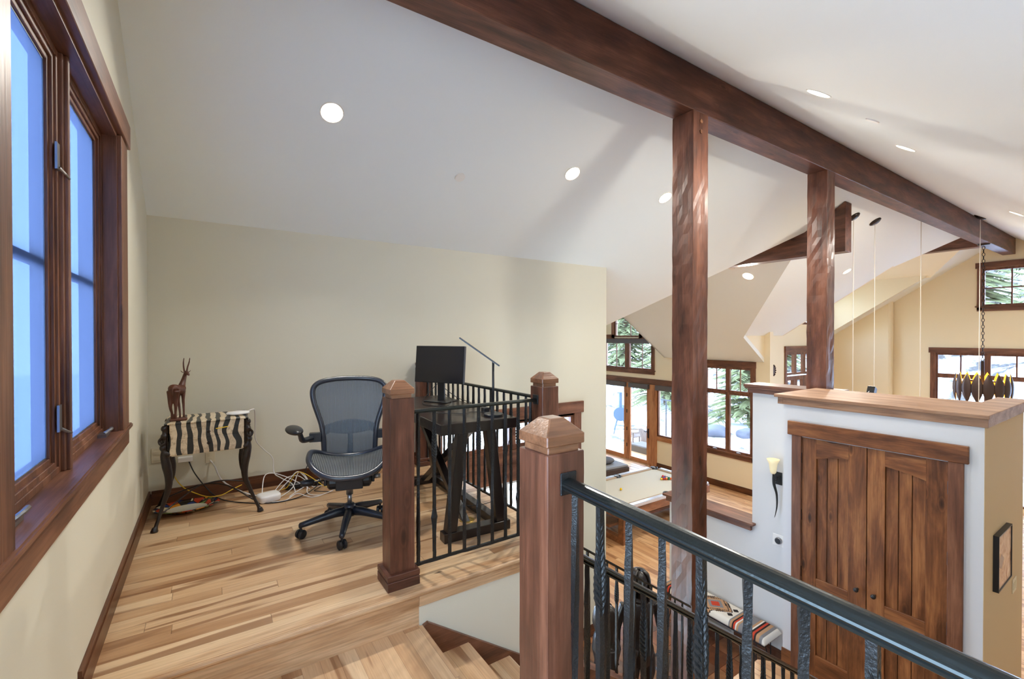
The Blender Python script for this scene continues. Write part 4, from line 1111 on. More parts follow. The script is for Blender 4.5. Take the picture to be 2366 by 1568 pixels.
for (sx, sy, fx, fy) in ((-1, -1, -0.317, -0.243), (1, -1, 0.332, -0.217), (-1, 1, -0.335, 0.26), (1, 1, 0.30, 0.22)):
    cx = X0 - 0.018 if sx < 0 else X1 + 0.016; cy = Y0 + 0.02 if sy < 0 else Y1 - 0.02
    mb = MB()
    P_ = [(cx, cy, 0.735), (cx + sx * .008, cy, 0.66), (cx + sx * .01, cy, 0.58), (cx + sx * .012, cy, 0.515), (cx + sx * .0, cy, 0.44), (cx - sx * .012, cy, 0.36), (cx - sx * .008, cy + sy * .005, 0.27),
          (cx + (fx - cx) * .28, cy + (fy - cy) * .3, 0.18), (cx + (fx - cx) * .62, cy + (fy - cy) * .65, 0.10), (cx + (fx - cx) * .92, cy + (fy - cy) * .92, 0.035), (fx, fy, 0.0)]
    mb.tube(P_, [.014, .017, .015, .026, .030, .026, .020, .015, .0115, .013, .022], 10, spline=4)
    # carved figure: head, shoulders, folded arms, hips
    mb.ball((cx + sx * .014, cy - .004, 0.712), 0.019, 12, 8, (1, 1, 1.25)); mb.ball((cx + sx * .012, cy, 0.655), 0.023, 12, 8, (1, 1.1, 1.2)); mb.ball((cx + sx * .018, cy, 0.575), 0.023, 12, 8, (1.05, 1, 1.2))
    mb.tube([(cx + sx * .014, cy - .02, 0.665), (cx + sx * .042, cy - .012, 0.628), (cx + sx * .03, cy - .022, 0.60), (cx + sx * .008, cy - .024, 0.61)], [.008, .009, .008, .007], 8, spline=4)
    mb.tube([(cx, cy + .018, 0.665), (cx + sx * .03, cy + .02, 0.63), (cx + sx * .03, cy, 0.60)], [.008, .008, .007], 8, spline=4)
    mb.ball((cx - sx * .004, cy, 0.525), 0.026, 12, 8, (1.1, 1.1, .9))
    mb.tube([(fx, fy, 0.03), (fx + sx * .006, fy - .01, 0.0)], [0.016, 0.024], 10)
    mb.build('leg', M_ebony, ZT_, remesh=0.004)
mb = MB()
mb.tube([(-0.29, -0.20, 0.10), (-0.1, -0.02, 0.20), (0.0, 0.03, 0.215), (0.12, 0.05, 0.21), (0.29, 0.19, 0.13)], 0.0055, 8, spline=6)
mb.tube([(-0.29, 0.20, 0.10), (-0.12, 0.06, 0.19), (0.0, 0.03, 0.21), (0.13, -0.05, 0.19), (0.29, -0.18, 0.09)], 0.0055, 8, spline=6)
mb.build('stretcher', M_ebony, ZT_, smooth=True)

# antelope carving
A_ = thing('antelope_carving', 'carved reddish wood antelope with long ridged horns standing on the side table', 'carving', (-0.195, 4.19, 0.748))
mb = MB(); mb.tube([(-0.045, -0.01, 0.011), (0, 0, 0.011), (0.06, 0.03, 0.011)], [0.03, 0.036, 0.03], 12, flat=0.35); 
base = MB(); base.box(-0.055, -0.028, 0, 0.052, 0.05, 0.02); base.build('plinth', M_redw, A_, bevel=0.006)
mb = MB()
mb.tube([(-0.034, -0.030, 0.222), (-0.030, -0.018, 0.236), (-0.014, 0.012, 0.232), (0.006, 0.045, 0.226), (0.020, 0.070, 0.244)], [.018, .038, .036, .037, .026], 16, spline=4)
mb.tube([(0.014, 0.06, 0.242), (0.026, 0.084, 0.29), (0.036, 0.092, 0.332), (0.042, 0.088, 0.352)], [.026, .017, .013, .012], 12, spline=4)
mb.tube([(0.036, 0.096, 0.352), (0.046, 0.082, 0.352), (0.058, 0.060, 0.338), (0.062, 0.050, 0.332)], [.011, .014, .009, .006], 10, spline=4)
for (x, y, fx, fy, hind) in ((-0.046, -0.016, -0.040, -0.014, 1), (-0.014, -0.020, -0.018, -0.018, 1), (-0.004, 0.050, 0.006, 0.034, 0), (0.026, 0.052, 0.030, 0.036, 0)):
    if hind: mb.tube([(x, y, 0.225), (x - .002, y + .004, 0.17), (x - .002, y - .006, 0.105), (fx, fy, 0.06), (fx, fy, 0.018)], [.027, .019, .0105, .008, .009], 10, spline=4)
    else: mb.tube([(x, y, 0.215), (x, y - .004, 0.15), ((x + fx) / 2, (y + fy) / 2 + .006, 0.10), (fx, fy, 0.05), (fx, fy, 0.018)], [.017, .010, .0085, .0065, .008], 10, spline=4)
mb.tube([(-0.032, -0.050, 0.25), (-0.034, -0.060, 0.232), (-0.034, -0.056, 0.195)], [.006, .006, .004], 8, spline=3)
mb.build('body', M_redw, A_, remesh=0.0035)
for sg, tip in ((-1, -0.006), (1, 0.030)):
    mb = MB(); pts = [(0.040 + sg * .007, 0.088, 0.358), (0.040 + sg * .012, 0.096, 0.39), (0.040 + sg * .012 + tip * .3, 0.104, 0.425), (0.040 + sg * .006 + tip * .7, 0.100, 0.462)]
    mb.tube(pts, [.0058, .0052, .0042, .0018], 10, spline=8)
    o_ = mb
    vs = mb.v; 
    for i in range(1, 20):
        t_ = i / 24; j = int(t_ * (len(vs) / 10 - 1)); c = sum((Vector(v) for v in vs[j * 10:j * 10 + 10]), Vector()) / 10
        mb.ball(c, 0.0068 * (1 - t_ * .55), 8, 4, (1, 1, .35))
    mb.build('horn', M_redw, A_, smooth=True)
    mb = MB(); mb.tube([(0.040 + sg * .010, 0.094, 0.350), (0.040 + sg * .024, 0.098, 0.356), (0.040 + sg * .032, 0.098, 0.368)], [.005, .006, .001], 8, flat=0.45, spline=3); mb.build('ear', M_redw, A_, smooth=True)

# router, hub, plate, pencil, outlets
mb = MB(); mb.lathe([(0, 0), (.05, .001), (.068, .008), (.072, .015), (.064, .024), (.03, .029), (0, .030)], (0.185, 4.235, 0.75), 28, (1.15, .8)); tag(mb.build('wifi_router', M_white, smooth=True), 'glossy white oval wifi router on the right end of the zebra table', 'router')
R_ = thing('network_hub', 'white rounded square network box on the floor right of the zebra table', 'network hub', (0.405, 4.30, 0.0), radians(12))
mb = MB(); vs = []; K = 40
for (k_, z) in ((0.93, 0.004), (1, 0.012), (1, 0.045), (0.96, 0.055), (0.7, 0.06), (0.0, 0.061)):
    for i in range(K):
        a = 2 * pi * i / K; c, s_ = cos(a), sin(a)
        vs.append((0.085 * k_ * math.copysign(abs(c) ** .5, c), 0.075 * k_ * math.copysign(abs(s_) ** .5, s_), z))
mb.add(vs, [(j * K + i, j * K + (i + 1) % K, (j + 1) * K + (i + 1) % K, (j + 1) * K + i) for j in range(5) for i in range(K)]); mb.build('shell', M_white, R_, smooth=True)
m, n, l, p = newmat('painted_platter')
t = n.new('ShaderNodeTexCoord'); sp_ = n.new('ShaderNodeSeparateXYZ')
l.new(t.outputs['Object'], sp_.inputs[0])
rr = mathn(n, l, 'SQRT', mathn(n, l, 'ADD', mathn(n, l, 'POWER', mathn(n, l, 'DIVIDE', sp_.outputs[0], 0.215), 2.0), mathn(n, l, 'POWER', mathn(n, l, 'DIVIDE', sp_.outputs[1], 0.15), 2.0)))
v = n.new('ShaderNodeTexVoronoi'); v.inputs['Scale'].default_value = 17; l.new(t.outputs['Object'], v.inputs['Vector'])
sc_ = n.new('ShaderNodeSeparateColor'); l.new(v.outputs['Color'], sc_.inputs[0])
pc = ramp(n, l, sc_.outputs[0], [(0, S(196, 60, 30)), (.18, S(236, 222, 190)), (.38, S(38, 60, 130)), (.5, S(230, 150, 40)), (.64, S(236, 222, 190)), (.8, S(40, 34, 30)), (.9, S(120, 140, 70))], True)
v2 = n.new('ShaderNodeTexVoronoi'); v2.feature = 'DISTANCE_TO_EDGE'; v2.inputs['Scale'].default_value = 17; l.new(t.outputs['Object'], v2.inputs['Vector'])
pc = mixc(n, l, mathn(n, l, 'LESS_THAN', v2.outputs['Distance'], 0.05), pc, S(30, 26, 24))
inner = mathn(n, l, 'LESS_THAN', rr, 0.62)
l.new(mixc(n, l, inner, pc, S(226, 220, 200)), p.inputs['Base Color']); p.inputs['Roughness'].default_value = 0.12
M_platter = m
mb = MB(); mb.lathe([(0, .006), (.55, .008), (.62, .014), (.8, .030), (1.0, .040), (1.02, .037), (.8, .022), (.6, .002), (0, .001)], n=48, sc=(0.215, 0.15))
mb.v = [Vector(q) + Vector((-0.155, 4.42, 0.001)) for q in mb.v]
tag(mb.build('platter', M_platter, smooth=True, org=(-0.155, 4.42, 0)), 'oval ceramic platter with a colourful painted rim on the floor under the zebra table', 'platter')
mb = MB(); mb.tube([(0.035, 4.070, 0.683), (0.115, 4.070, 0.691)], 0.0035, 6); tag(mb.build('yellow_stick', M_cabley), 'thin yellow stick tucked across the upper drawer of the zebra table', 'stick')  # plain yellow stick, not identified further
def outlet(x, z, label, w=0.07, h=0.115):
    o_ = thing('wall_outlet', label, 'outlet', (x, 4.70, z - h / 2))
    mb = MB(); mb.box(-w / 2, -0.007, 0, w / 2, 0, h); mb.build('plate', M_plate, o_, bevel=0.002)
    for zz in (0.033, 0.08):
        mb = MB(); mb.box(-0.016, -0.010, zz - .014, 0.016, -0.007, zz + .014)
        for dx in (-.006, .006): mb.box(dx - .0012, -0.0102, zz - .004, dx + .0012, -0.0098, zz + .006)
        mb.build('socket', M_plate, o_)
outlet(-0.365, 0.40, 'cream wall outlet left of the zebra table legs')
outlet(-0.0, 0.345, 'cream wall outlet behind the zebra table, near its middle')
mb = MB(); mb.box(-0.225, 4.64, 0.33, -0.125, 4.699, 0.37); tag(mb.build('power_adapter', M_white, bevel=0.004), 'white power adapter plugged in low behind the zebra table', 'power adapter')

# cables
def cable(pts, r, mat, label, name='cable', group=None):
    mb = MB(); mb.tube(pts, r, 8, spline=8); return tag(mb.build(name, mat, smooth=True), label, 'cable', group)
cable([(0.245, 4.24, 0.765), (0.29, 4.30, 0.775), (0.315, 4.42, 0.74), (0.325, 4.52, 0.62), (0.335, 4.58, 0.46), (0.40, 4.62, 0.36), (0.47, 4.64, 0.27), (0.48, 4.62, 0.14), (0.53, 4.55, 0.10), (0.60, 4.42, 0.07), (0.62, 4.36, 0.006)], 0.0045, M_cablew, 'white cable hanging from the router down to the tangle on the floor')
cable([(0.0, 4.68, 0.31), (0.03, 4.62, 0.27), (0.07, 4.58, 0.17), (0.14, 4.54, 0.10), (0.24, 4.50, 0.04), (0.33, 4.44, 0.012), (0.40, 4.44, 0.010)], 0.0065, M_cablew, 'thick white cable curving down from the outlet under the zebra table')
cable([(-0.15, 4.66, 0.33), (-0.11, 4.60, 0.24), (-0.03, 4.54, 0.12), (0.06, 4.48, 0.03), (0.2, 4.36, 0.006), (0.42, 4.20, 0.006), (0.62, 4.22, 0.006), (0.78, 4.34, 0.03), (0.84, 4.40, 0.10), (0.90, 4.44, 0.09)], 0.0045, M_cableb, 'black cable running from under the zebra table across the floor')
cable([(-0.27, 4.60, 0.37), (-0.24, 4.56, 0.24), (-0.18, 4.50, 0.16), (-0.10, 4.46, 0.11), (-0.02, 4.40, 0.085), (0.07, 4.38, 0.085), (0.16, 4.42, 0.11), (0.22, 4.46, 0.12)], 0.0035, M_cabley, 'yellow cable looping below the zebra table')
cable([(0.50, 4.47, 0.02), (0.56, 4.46, 0.03), (0.60, 4.44, 0.10), (0.64, 4.42, 0.165), (0.70, 4.40, 0.15), (0.78, 4.36, 0.09), (0.86, 4.30, 0.03), (0.96, 4.24, 0.02)], 0.0035, M_cabley, 'yellow cable arching over the tangle of white cables')
rc = random.Random(11)
wl = ['white cable in the floor tangle, nearest the white network box', 'white cable arching highest in the floor tangle', 'white cable looping low along the front of the floor tangle', 'white cable running along the baseboard behind the tangle', 'white cable crossing the middle of the floor tangle', 'white cable reaching from the tangle toward the chair base']
wp = [[(0.36, 4.35, 0.05), (0.39, 4.47, 0.16), (0.46, 4.53, 0.16), (0.56, 4.50, 0.12), (0.68, 4.44, 0.05), (0.74, 4.38, 0.01)],
      [(0.48, 4.40, 0.02), (0.56, 4.42, 0.09), (0.64, 4.42, 0.17), (0.70, 4.42, 0.12), (0.76, 4.38, 0.03), (0.86, 4.36, 0.03)],
      [(0.42, 4.22, 0.006), (0.52, 4.20, 0.006), (0.62, 4.28, 0.02), (0.72, 4.16, 0.006), (0.84, 4.16, 0.02), (0.98, 4.22, 0.04)],
      [(0.46, 4.42, 0.03), (0.56, 4.48, 0.11), (0.66, 4.50, 0.11), (0.76, 4.48, 0.04), (0.88, 4.46, 0.06), (1.0, 4.42, 0.02)],
      [(0.50, 4.32, 0.006), (0.60, 4.38, 0.05), (0.66, 4.44, 0.16), (0.72, 4.36, 0.10), (0.70, 4.26, 0.02), (0.78, 4.18, 0.006), (0.9, 4.22, 0.01)],
      [(0.56, 4.28, 0.006), (0.66, 4.36, 0.03), (0.78, 4.40, 0.06), (0.9, 4.36, 0.05), (0.98, 4.30, 0.01), (1.06, 4.34, 0.02)]]
for a, b in zip(wp, wl): cable(a, 0.0038, M_cablew, b)
cable([(0.72, 4.60, 0.03), (0.76, 4.62, 0.16), (0.84, 4.60, 0.2), (0.9, 4.55, 0.12), (0.84, 4.40, 0.02), (0.76, 4.28, 0.02), (0.88, 4.22, 0.006)], 0.004, M_cableb, 'black cable looping up against the baseboard behind the chair')
mb = MB(); mb.box(0.56, 4.48, 0.0, 0.86, 4.56, 0.045); tag(mb.build('power_strip', M_black, bevel=0.006), 'black power strip under the cable tangle', 'power strip')

# ================================================================== DESK
DK_ = thing('desk', 'espresso brown trestle desk with slanted legs beside the loft railing', 'desk', (1.245, 2.705, 0), radians(-3))
DW, DL = 0.575, 1.42
mb = MB(); mb.box(0, 0, 0.728, DW, DL, 0.80); mb.build('desk_top', M_dark, DK_, bevel=0.004)
mb = MB(); mb.box(0.04, 0.04, 0.0, 0.545, 0.125, 0.062); mb.build('foot_beam', M_dark, DK_, bevel=0.003)
mb = MB(); mb.box(0.04, 1.28, 0.0, 0.545, 1.365, 0.062); mb.build('foot_beam', M_dark, DK_, bevel=0.003)
mb = MB(); mb.box(0.45, 0.125, 0.0, 0.515, 1.28, 0.062); mb.build('side_beam', M_dark, DK_, bevel=0.003)
for yy in (0.05, 1.29):
    for (xb, xt) in ((0.06, 0.145), (0.44, 0.355)):
        mb = MB(); w = 0.075
        mb.prism([(xb, yy, 0.062), (xb + w, yy, 0.062), (xt + w, yy, 0.728), (xt, yy, 0.728)], (0, 0.065, 0)); mb.build('leg', M_dark, DK_, bevel=0.003)
for (y0, y1, x) in ((0.16, 1.27, 0.30), (1.27, 0.16, 0.23)):
    mb = MB(); sg = 1 if y1 > y0 else -1
    mb.prism([(x, y0, 0.728), (x, y0 + sg * .09, 0.728), (x, y1, 0.062), (x, y1 - sg * .09, 0.062)], (0.055, 0, 0)); mb.build('brace', M_dark, DK_, bevel=0.003)
# monitor
MN = thing('computer_monitor', 'thin black computer monitor on the desk, turned toward the chair', 'monitor', (1.70, 3.70, 0.80), math.atan2(0.51, 0.86) - pi / 2 + pi / 2)
nx = Vector((-0.86, -0.51, 0)); MN.rotation_euler = (0, 0, math.atan2(-0.51, -0.86) + pi / 2)
mb = MB()
q = Matrix.Rotation(radians(-5), 3, 'X')
def mv(mb_, f): mb_.v = [f(Vector(v)) for v in mb_.v]; return mb_
mb.box(-0.255, -0.010, 0, 0.255, 0.022, 0.325); mv(mb, lambda v: q @ v + Vector((0, -0.03, 0.165))); sc0 = mb.build('screen_case', M_black, MN, bevel=0.003)
M_scr = plain('dark_screen', S(20, 22, 30), 0.22)
mb = MB(); mb.box(-0.249, -0.0118, 0.008, 0.249, -0.010, 0.318); mv(mb, lambda v: q @ v + Vector((0, -0.03, 0.165))); mb.build('display', M_scr, sc0)
mb = MB(); mb.box(-0.035, 0.0, 0.004, 0.035, 0.022, 0.30); mb.build('stand_column', M_black, MN, bevel=0.003)
mb = MB(); mb.box(-0.12, -0.09, 0.0, 0.12, 0.09, 0.010); mb.build('stand_base', M_black, MN, bevel=0.004)
# lamp
LP = thing('desk_lamp', 'slim black desk lamp with a straight tilted arm on the near end of the desk', 'desk lamp', (1.71, 2.82, 0.80))
mb = MB(); mb.lathe([(0, 0), (.068, 0), (.07, .004), (.07, .014), (.066, .018), (0, .019)], n=32); mb.build('base', M_black, LP, smooth=False)
mb = MB(); mb.cyl((0, 0, .018), (0, 0, .395), 0.0085, 14); mb.build('pole', M_black, LP, smooth=True)
mb = MB(); d = Vector((-0.204, 0.135, 0.172)).normalized(); up = Vector((0, 0, 1)); sd = d.cross(up).normalized(); nn = sd.cross(d)
a0 = Vector((0, 0, .392)) - d * 0.055; a1 = Vector((0, 0, .392)) + d * 0.30
mb.prism([a0 + sd * .014 - nn * .004, a0 - sd * .014 - nn * .004, a0 - sd * .014 + nn * .006, a0 + sd * .014 + nn * .006], a1 - a0); mb.build('lamp_arm', M_black, LP, bevel=0.0015)
mb = MB(); mb.prism([a0 + sd * .010 - nn * .0055, a0 - sd * .010 - nn * .0055, a0 - sd * .010 - nn * .004, a0 + sd * .010 - nn * .004], (a1 - a0)); mb.build('light_strip', M_trimw, LP)
cable([(1.76, 2.86, .806), (1.70, 2.98, .806), (1.62, 3.02, .806), (1.56, 2.98, .806), (1.50, 3.05, .806), (1.42, 3.1, .806), (1.36, 3.16, .806)], 0.0025, M_cableb, 'thin black lamp cord lying across the near half of the desk')
cable([(1.74, 3.69, .86), (1.72, 3.52, .83), (1.62, 3.40, .806), (1.50, 3.52, .806), (1.52, 3.68, .815), (1.62, 3.76, .88), (1.70, 3.73, .97)], 0.003, M_cableb, 'black monitor cable looping around the monitor base')
cable([(1.72, 3.71, .93), (1.80, 3.58, .84), (1.86, 3.44, .808), (1.82, 3.40, .808)], 0.003, M_cableb, 'black plug lead hanging off the right of the monitor stand')
mb = MB(); mb.box(1.72, 2.97, 0.80, 1.77, 3.02, 0.835); tag(mb.build('charger_block', M_black, bevel=0.003), 'small black charger block behind the desk lamp base', 'charger')
cable([(1.35, 3.62, .01), (1.42, 3.70, .05), (1.50, 3.76, .12), (1.55, 3.86, .25), (1.60, 3.95, .42), (1.62, 4.0, .6), (1.62, 4.0, .74)], 0.003, M_cableb, 'black cable dropping from the back of the desk to the floor')
cable([(1.80, 2.75, .62), (1.82, 2.83, .42), (1.83, 2.9, .2), (1.78, 3.0, .1), (1.66, 3.1, .07), (1.56, 3.16, .10), (1.45, 3.05, .2)], 0.0025, M_cableb, 'thin black cable hanging under the near end of the desk')
for i, (x, y, lb) in enumerate(((1.60, 3.02, 'round brass floor outlet cover under the desk, the farther one'), (1.605, 2.895, 'round brass floor outlet cover under the desk, the nearer one'))):
    f_ = thing('floor_outlet_cover', lb, 'floor outlet', (x, y, 0))
    mb = MB(); mb.lathe([(0, .002), (.03, .0035), (.032, .0015), (.040, .0015), (.042, .004), (.055, .004), (.058, .001)], n=36); mb.build('flange', M_brass, f_, smooth=False)
    mb = MB(); mb.box(-.004, -.026, .0035, .004, .026, .005); mb.build('slot', M_black, f_)

# ================================================================== WALL PIECES
# sconce
SN = thing('wall_sconce', 'forged iron wall sconce with a bell glass shade and a long curved tail', 'wall lamp', (6.08, 2.96, -0.45))
mb = MB(); mb.box(-0.012, -0.045, -0.08, 0, 0.045, 0.08); mb.build('back_plate', M_iron, SN, bevel=0.003)
mb = MB(); mb.tube([(-0.012, 0, 0.0), (-0.03, 0.02, 0.02), (-0.03, -0.02, 0.03), (-0.03, 0, 0.0)], 0.008, 8, spline=4); mb.build('scroll', M_iron, SN)
mb = MB(); mb.tube([(-0.02, 0.0, 0.0), (-0.08, 0.01, -0.02), (-0.10, 0.02, 0.06)], [.008, .010, .010], 8, spline=5)
mb.tube([(-0.09, 0.02, 0.07), (-0.08, 0.02, -0.06), (-0.05, 0.0, -0.2), (-0.045, 0.0, -0.36), (-0.06, 0.02, -0.5)], [.014, .018, .013, .009, .002], 8, spline=6); mb.build('stem', M_iron, SN, smooth=True)
M_shade = plain('frosted_shade', S(236, 220, 178), 0.35, emis=0.12)
mb = MB(); mb.lathe([(0.02, 0.07), (0.035, 0.09), (0.042, 0.14), (0.05, 0.20), (0.075, 0.255), (0.071, 0.257), (0.045, 0.20), (0.037, 0.14), (0.028, 0.095), (0.0, 0.08)], (-0.10, 0.02, 0), 24); mb.build('shade', M_shade, SN, smooth=True)
# thermostat
TH = thing('thermostat', 'round black thermostat on a white square plate below the sconce', 'thermostat', (6.08, 2.955, -1.25))
mb = MB(); mb.box(-0.006, -0.075, -0.075, 0, 0.075, 0.075); mb.build('plate', M_white, TH, bevel=0.003)
ax = Matrix.Rotation(radians(-90), 3, 'Y')
mb = MB(); mb.lathe([(0, 0.03), (0.03, 0.03), (0.041, 0.027), (0.043, 0.006)], (0, 0, 0), 28, ax=ax); mb.build('ring', M_steel, TH, smooth=True)
mb = MB(); mb.lathe([(0, 0.0315), (0.034, 0.031)], (0, 0, 0), 28, ax=ax); mb.build('display', M_black, TH)
# floor vent behind bench
m, n, l, p = newmat('vent_white')
p.inputs['Base Color'].default_value = S(196, 192, 190)
mb = MB(); mb.box(6.055, 3.53, -2.80, 6.062, 4.05, -2.48)
VT = thing('air_vent', 'white air return grille low on the wall behind the striped bench', 'vent', (6.06, 3.8, -2.80))
mb = MB(); ring(mb, 'x', 6.05, 3.54, 4.2, -2.79, -2.5, 0.03, 0, 0.012); mb.build('frame', m, VT, world=True)
mb = MB()
for i in range(14): mb.box(6.054, 3.57, -2.755 + i * .017, 6.062, 4.17, -2.747 + i * .017)
mb.build('grille', m, VT, world=True)
# framed picture on closet side wall
PC = thing('framed_picture', 'deep black framed desert coloured picture on the shaded tan closet side wall', 'picture', (5.265, 0.862, -0.60))
mb = MB(); ring(mb, 'y', 0.862, 5.04, 5.49, -0.60, -0.165, 0.010, -0.034, 0.0); mb.build('frame', M_black, PC, world=True)
m, n, l, p = newmat('picture_face')
t = n.new('ShaderNodeTexCoord'); no = n.new('ShaderNodeTexNoise'); no.inputs['Scale'].default_value = 9; no.inputs['Detail'].default_value = 5; no.inputs['Distortion'].default_value = 1.5
l.new(t.outputs['Object'], no.inputs[0])
c = ramp(n, l, no.outputs[0], [(0.3, S(150, 110, 92)), (0.5, S(206, 174, 152)), (0.7, S(222, 198, 176))])
s_ = n.new('ShaderNodeSeparateXYZ'); l.new(t.outputs['Object'], s_.inputs[0])
dx = mathn(n, l, 'ABSOLUTE', mathn(n, l, 'ADD', s_.outputs[0], 0.12)); dz = mathn(n, l, 'ABSOLUTE', mathn(n, l, 'SUBTRACT', s_.outputs[2], 0.215))
k = mathn(n, l, 'LESS_THAN', mathn(n, l, 'ADD', dx, mathn(n, l, 'MULTIPLY', dz, 1.6)), 0.10)
l.new(mixc(n, l, k, c, S(96, 104, 124)), p.inputs['Base Color']); p.inputs['Roughness'].default_value = 0.15  # grey-blue diamond patch laid over the mottled tan
mb = MB(); mb.box(5.05, 0.834, -0.59, 5.48, 0.845, -0.175); mb.build('picture_panel', m, PC, world=True)
SW = thing('light_switch', 'cream triple light switch plate right of the framed picture', 'light switch', (5.78, 0.862, -0.83))
mb = MB(); mb.box(-0.07, -0.006, 0, 0.07, 0, 0.12); mb.build('plate', M_plate, SW, bevel=0.002)
for dx in (-.04, 0, .04):
    mb = MB(); mb.box(dx - .013, -0.010, .03, dx + .013, -0.006, .09); mb.build('rocker', M_plate, SW)
# mask on the great room wall
MK = thing('wall_ornament', 'dark oval carved metal ornament on the wall left of the second post', 'ornament', (12.30, 6.17, 0.47))
axy = Matrix.Rotation(radians(90), 3, 'X')
M_orn = plain('ornament_metal', S(70, 48, 38), 0.35, metal=0.5, bump=0.8, bscale=30)
mb = MB(); mb.lathe([(0.145, 0.0), (0.15, 0.02), (0.12, 0.04), (0.10, 0.03), (0.07, 0.05), (0.05, 0.045), (0.0, 0.06)], (0, 0, 0), 28, ax=axy)
for i in range(14):
    a = 2 * pi * i / 14; mb.ball((0.128 * cos(a), -0.035, 0.128 * sin(a)), 0.02, 8, 6)
mv(mb, lambda v: Vector((v.x * .85, v.y, v.z * 1.05))); mb.build('disc', M_orn, MK, smooth=True)

# ================================================================== BENCH
m, n, l, p = newmat('serape_weave')
t = n.new('ShaderNodeTexCoord'); s_ = n.new('ShaderNodeSeparateXYZ'); l.new(t.outputs['Object'], s_.inputs[0])
ay = mathn(n, l, 'ABSOLUTE', s_.outputs[1]); ax_ = mathn(n, l, 'ABSOLUTE', s_.outputs[0])
WH, TN, RD, BK, GR = S(226, 218, 206), S(182, 140, 104), S(192, 62, 34), S(34, 26, 26), S(128, 126, 128)
seq = [(0, WH), (.395, GR), (.42, TN), (.455, BK), (.48, RD), (.51, WH), (.535, TN), (.565, GR), (.70, TN), (.735, WH), (.76, BK), (.79, RD), (.825, BK), (.855, TN), (.91, GR), (.95, WH)]
fy = mathn(n, l, 'DIVIDE', ay, 0.78)
base = ramp(n, l, fy, [(a, b) for a, b in seq], True)
# stepped diamond in the middle
qy = mathn(n, l, 'DIVIDE', mathn(n, l, 'FLOOR', mathn(n, l, 'MULTIPLY', ay, 60)), 60.0)
qx = mathn(n, l, 'DIVIDE', mathn(n, l, 'FLOOR', mathn(n, l, 'MULTIPLY', ax_, 60)), 60.0)
dd = mathn(n, l, 'ADD', qx, mathn(n, l, 'MULTIPLY', qy, 0.9))
dia = ramp(n, l, mathn(n, l, 'DIVIDE', dd, 0.25), [(0, RD), (.2, GR), (.4, TN), (.62, BK), (.70, TN), (.80, BK), (.90, WH)], True)
k = mathn(n, l, 'LESS_THAN', dd, 0.225)
c = mixc(n, l, k, base, dia)
# little stepped crosses
py = mathn(n, l, 'ABSOLUTE', mathn(n, l, 'SUBTRACT', ay, 0.255)); px = mathn(n, l, 'ABSOLUTE', mathn(n, l, 'SUBTRACT', ax_, 0.07))
cr_ = mathn(n, l, 'LESS_THAN', mathn(n, l, 'ADD', mathn(n, l, 'FLOOR', mathn(n, l, 'MULTIPLY', py, 80)), mathn(n, l, 'FLOOR', mathn(n, l, 'MULTIPLY', px, 80))), 2.5)
c = mixc(n, l, cr_, c, BK)
l.new(c, p.inputs['Base Color']); p.inputs['Roughness'].default_value = 0.9
M_serape = m
BN = thing('bench', 'bench with a striped serape cushion and black hairpin legs against the sconce wall', 'bench', (5.84, 3.68, FZ))
mb = MB(); vs = []; fs = []; NU, NV = 14, 30
def bt(u, v, top=True):
    x = -0.205 + 0.41 * u; y = -0.78 + 1.56 * v
    ex = min(u, 1 - u) * 0.41; ey = min(v, 1 - v) * 1.56
    d = min(ex / 0.05, 1); e_ = min(ey / 0.07, 1)
    h = 0.045 + 0.065 * sqrt(max(0, 1 - (1 - d) ** 2)) * sqrt(max(0, 1 - (1 - e_) ** 2))
    return (x, y, 0.40 + (h if top else 0.03))
us = [0, .02, .05, .09, .13, .3, .5, .7, .87, .91, .95, .98, 1]; vsn = [0, .006, .015, .03, .045, .2, .4, .6, .8, .955, .97, .985, .994, 1]
for v_ in vsn:
    for u_ in us: vs.append(bt(u_, v_))
A = len(us)
for v_ in vsn:
    for u_ in us: vs.append(bt(u_, v_, False))
o2 = A * len(vsn)
for j in range(len(vsn) - 1):
    for i in range(A - 1):
        a = j * A + i; fs += [(a, a + 1, a + A + 1, a + A), (o2 + a, o2 + a + A, o2 + a + A + 1, o2 + a + 1)]
for j in range(len(vsn) - 1):
    for i in (0, A - 1): a = j * A + i; fs.append((a, a + A, o2 + a + A, o2 + a))
for i in range(A - 1):
    for j in (0, len(vsn) - 1): a = j * A + i; fs.append((a, a + 1, o2 + a + 1, o2 + a))
mb.add(vs, fs); mb.build('cushion', M_serape, BN, smooth=True)
mb = MB(); mb.box(-0.19, -0.76, 0.40, 0.19, 0.76, 0.43); mb.build('board', M_dark, BN)
for sx in (-1, 1):
    for sy in (-1, 1):
        mb = MB(); x, y = sx * .17, sy * .60
        mb.tube([(x, y - .06, 0.40), (x + sx * .01, y + sy * .05 - .012, 0.012), (x + sx * .01, y + sy * .05 + .012, 0.012), (x, y + .06, 0.40)], 0.006, 8); mb.build('hairpin_leg', M_black, BN)

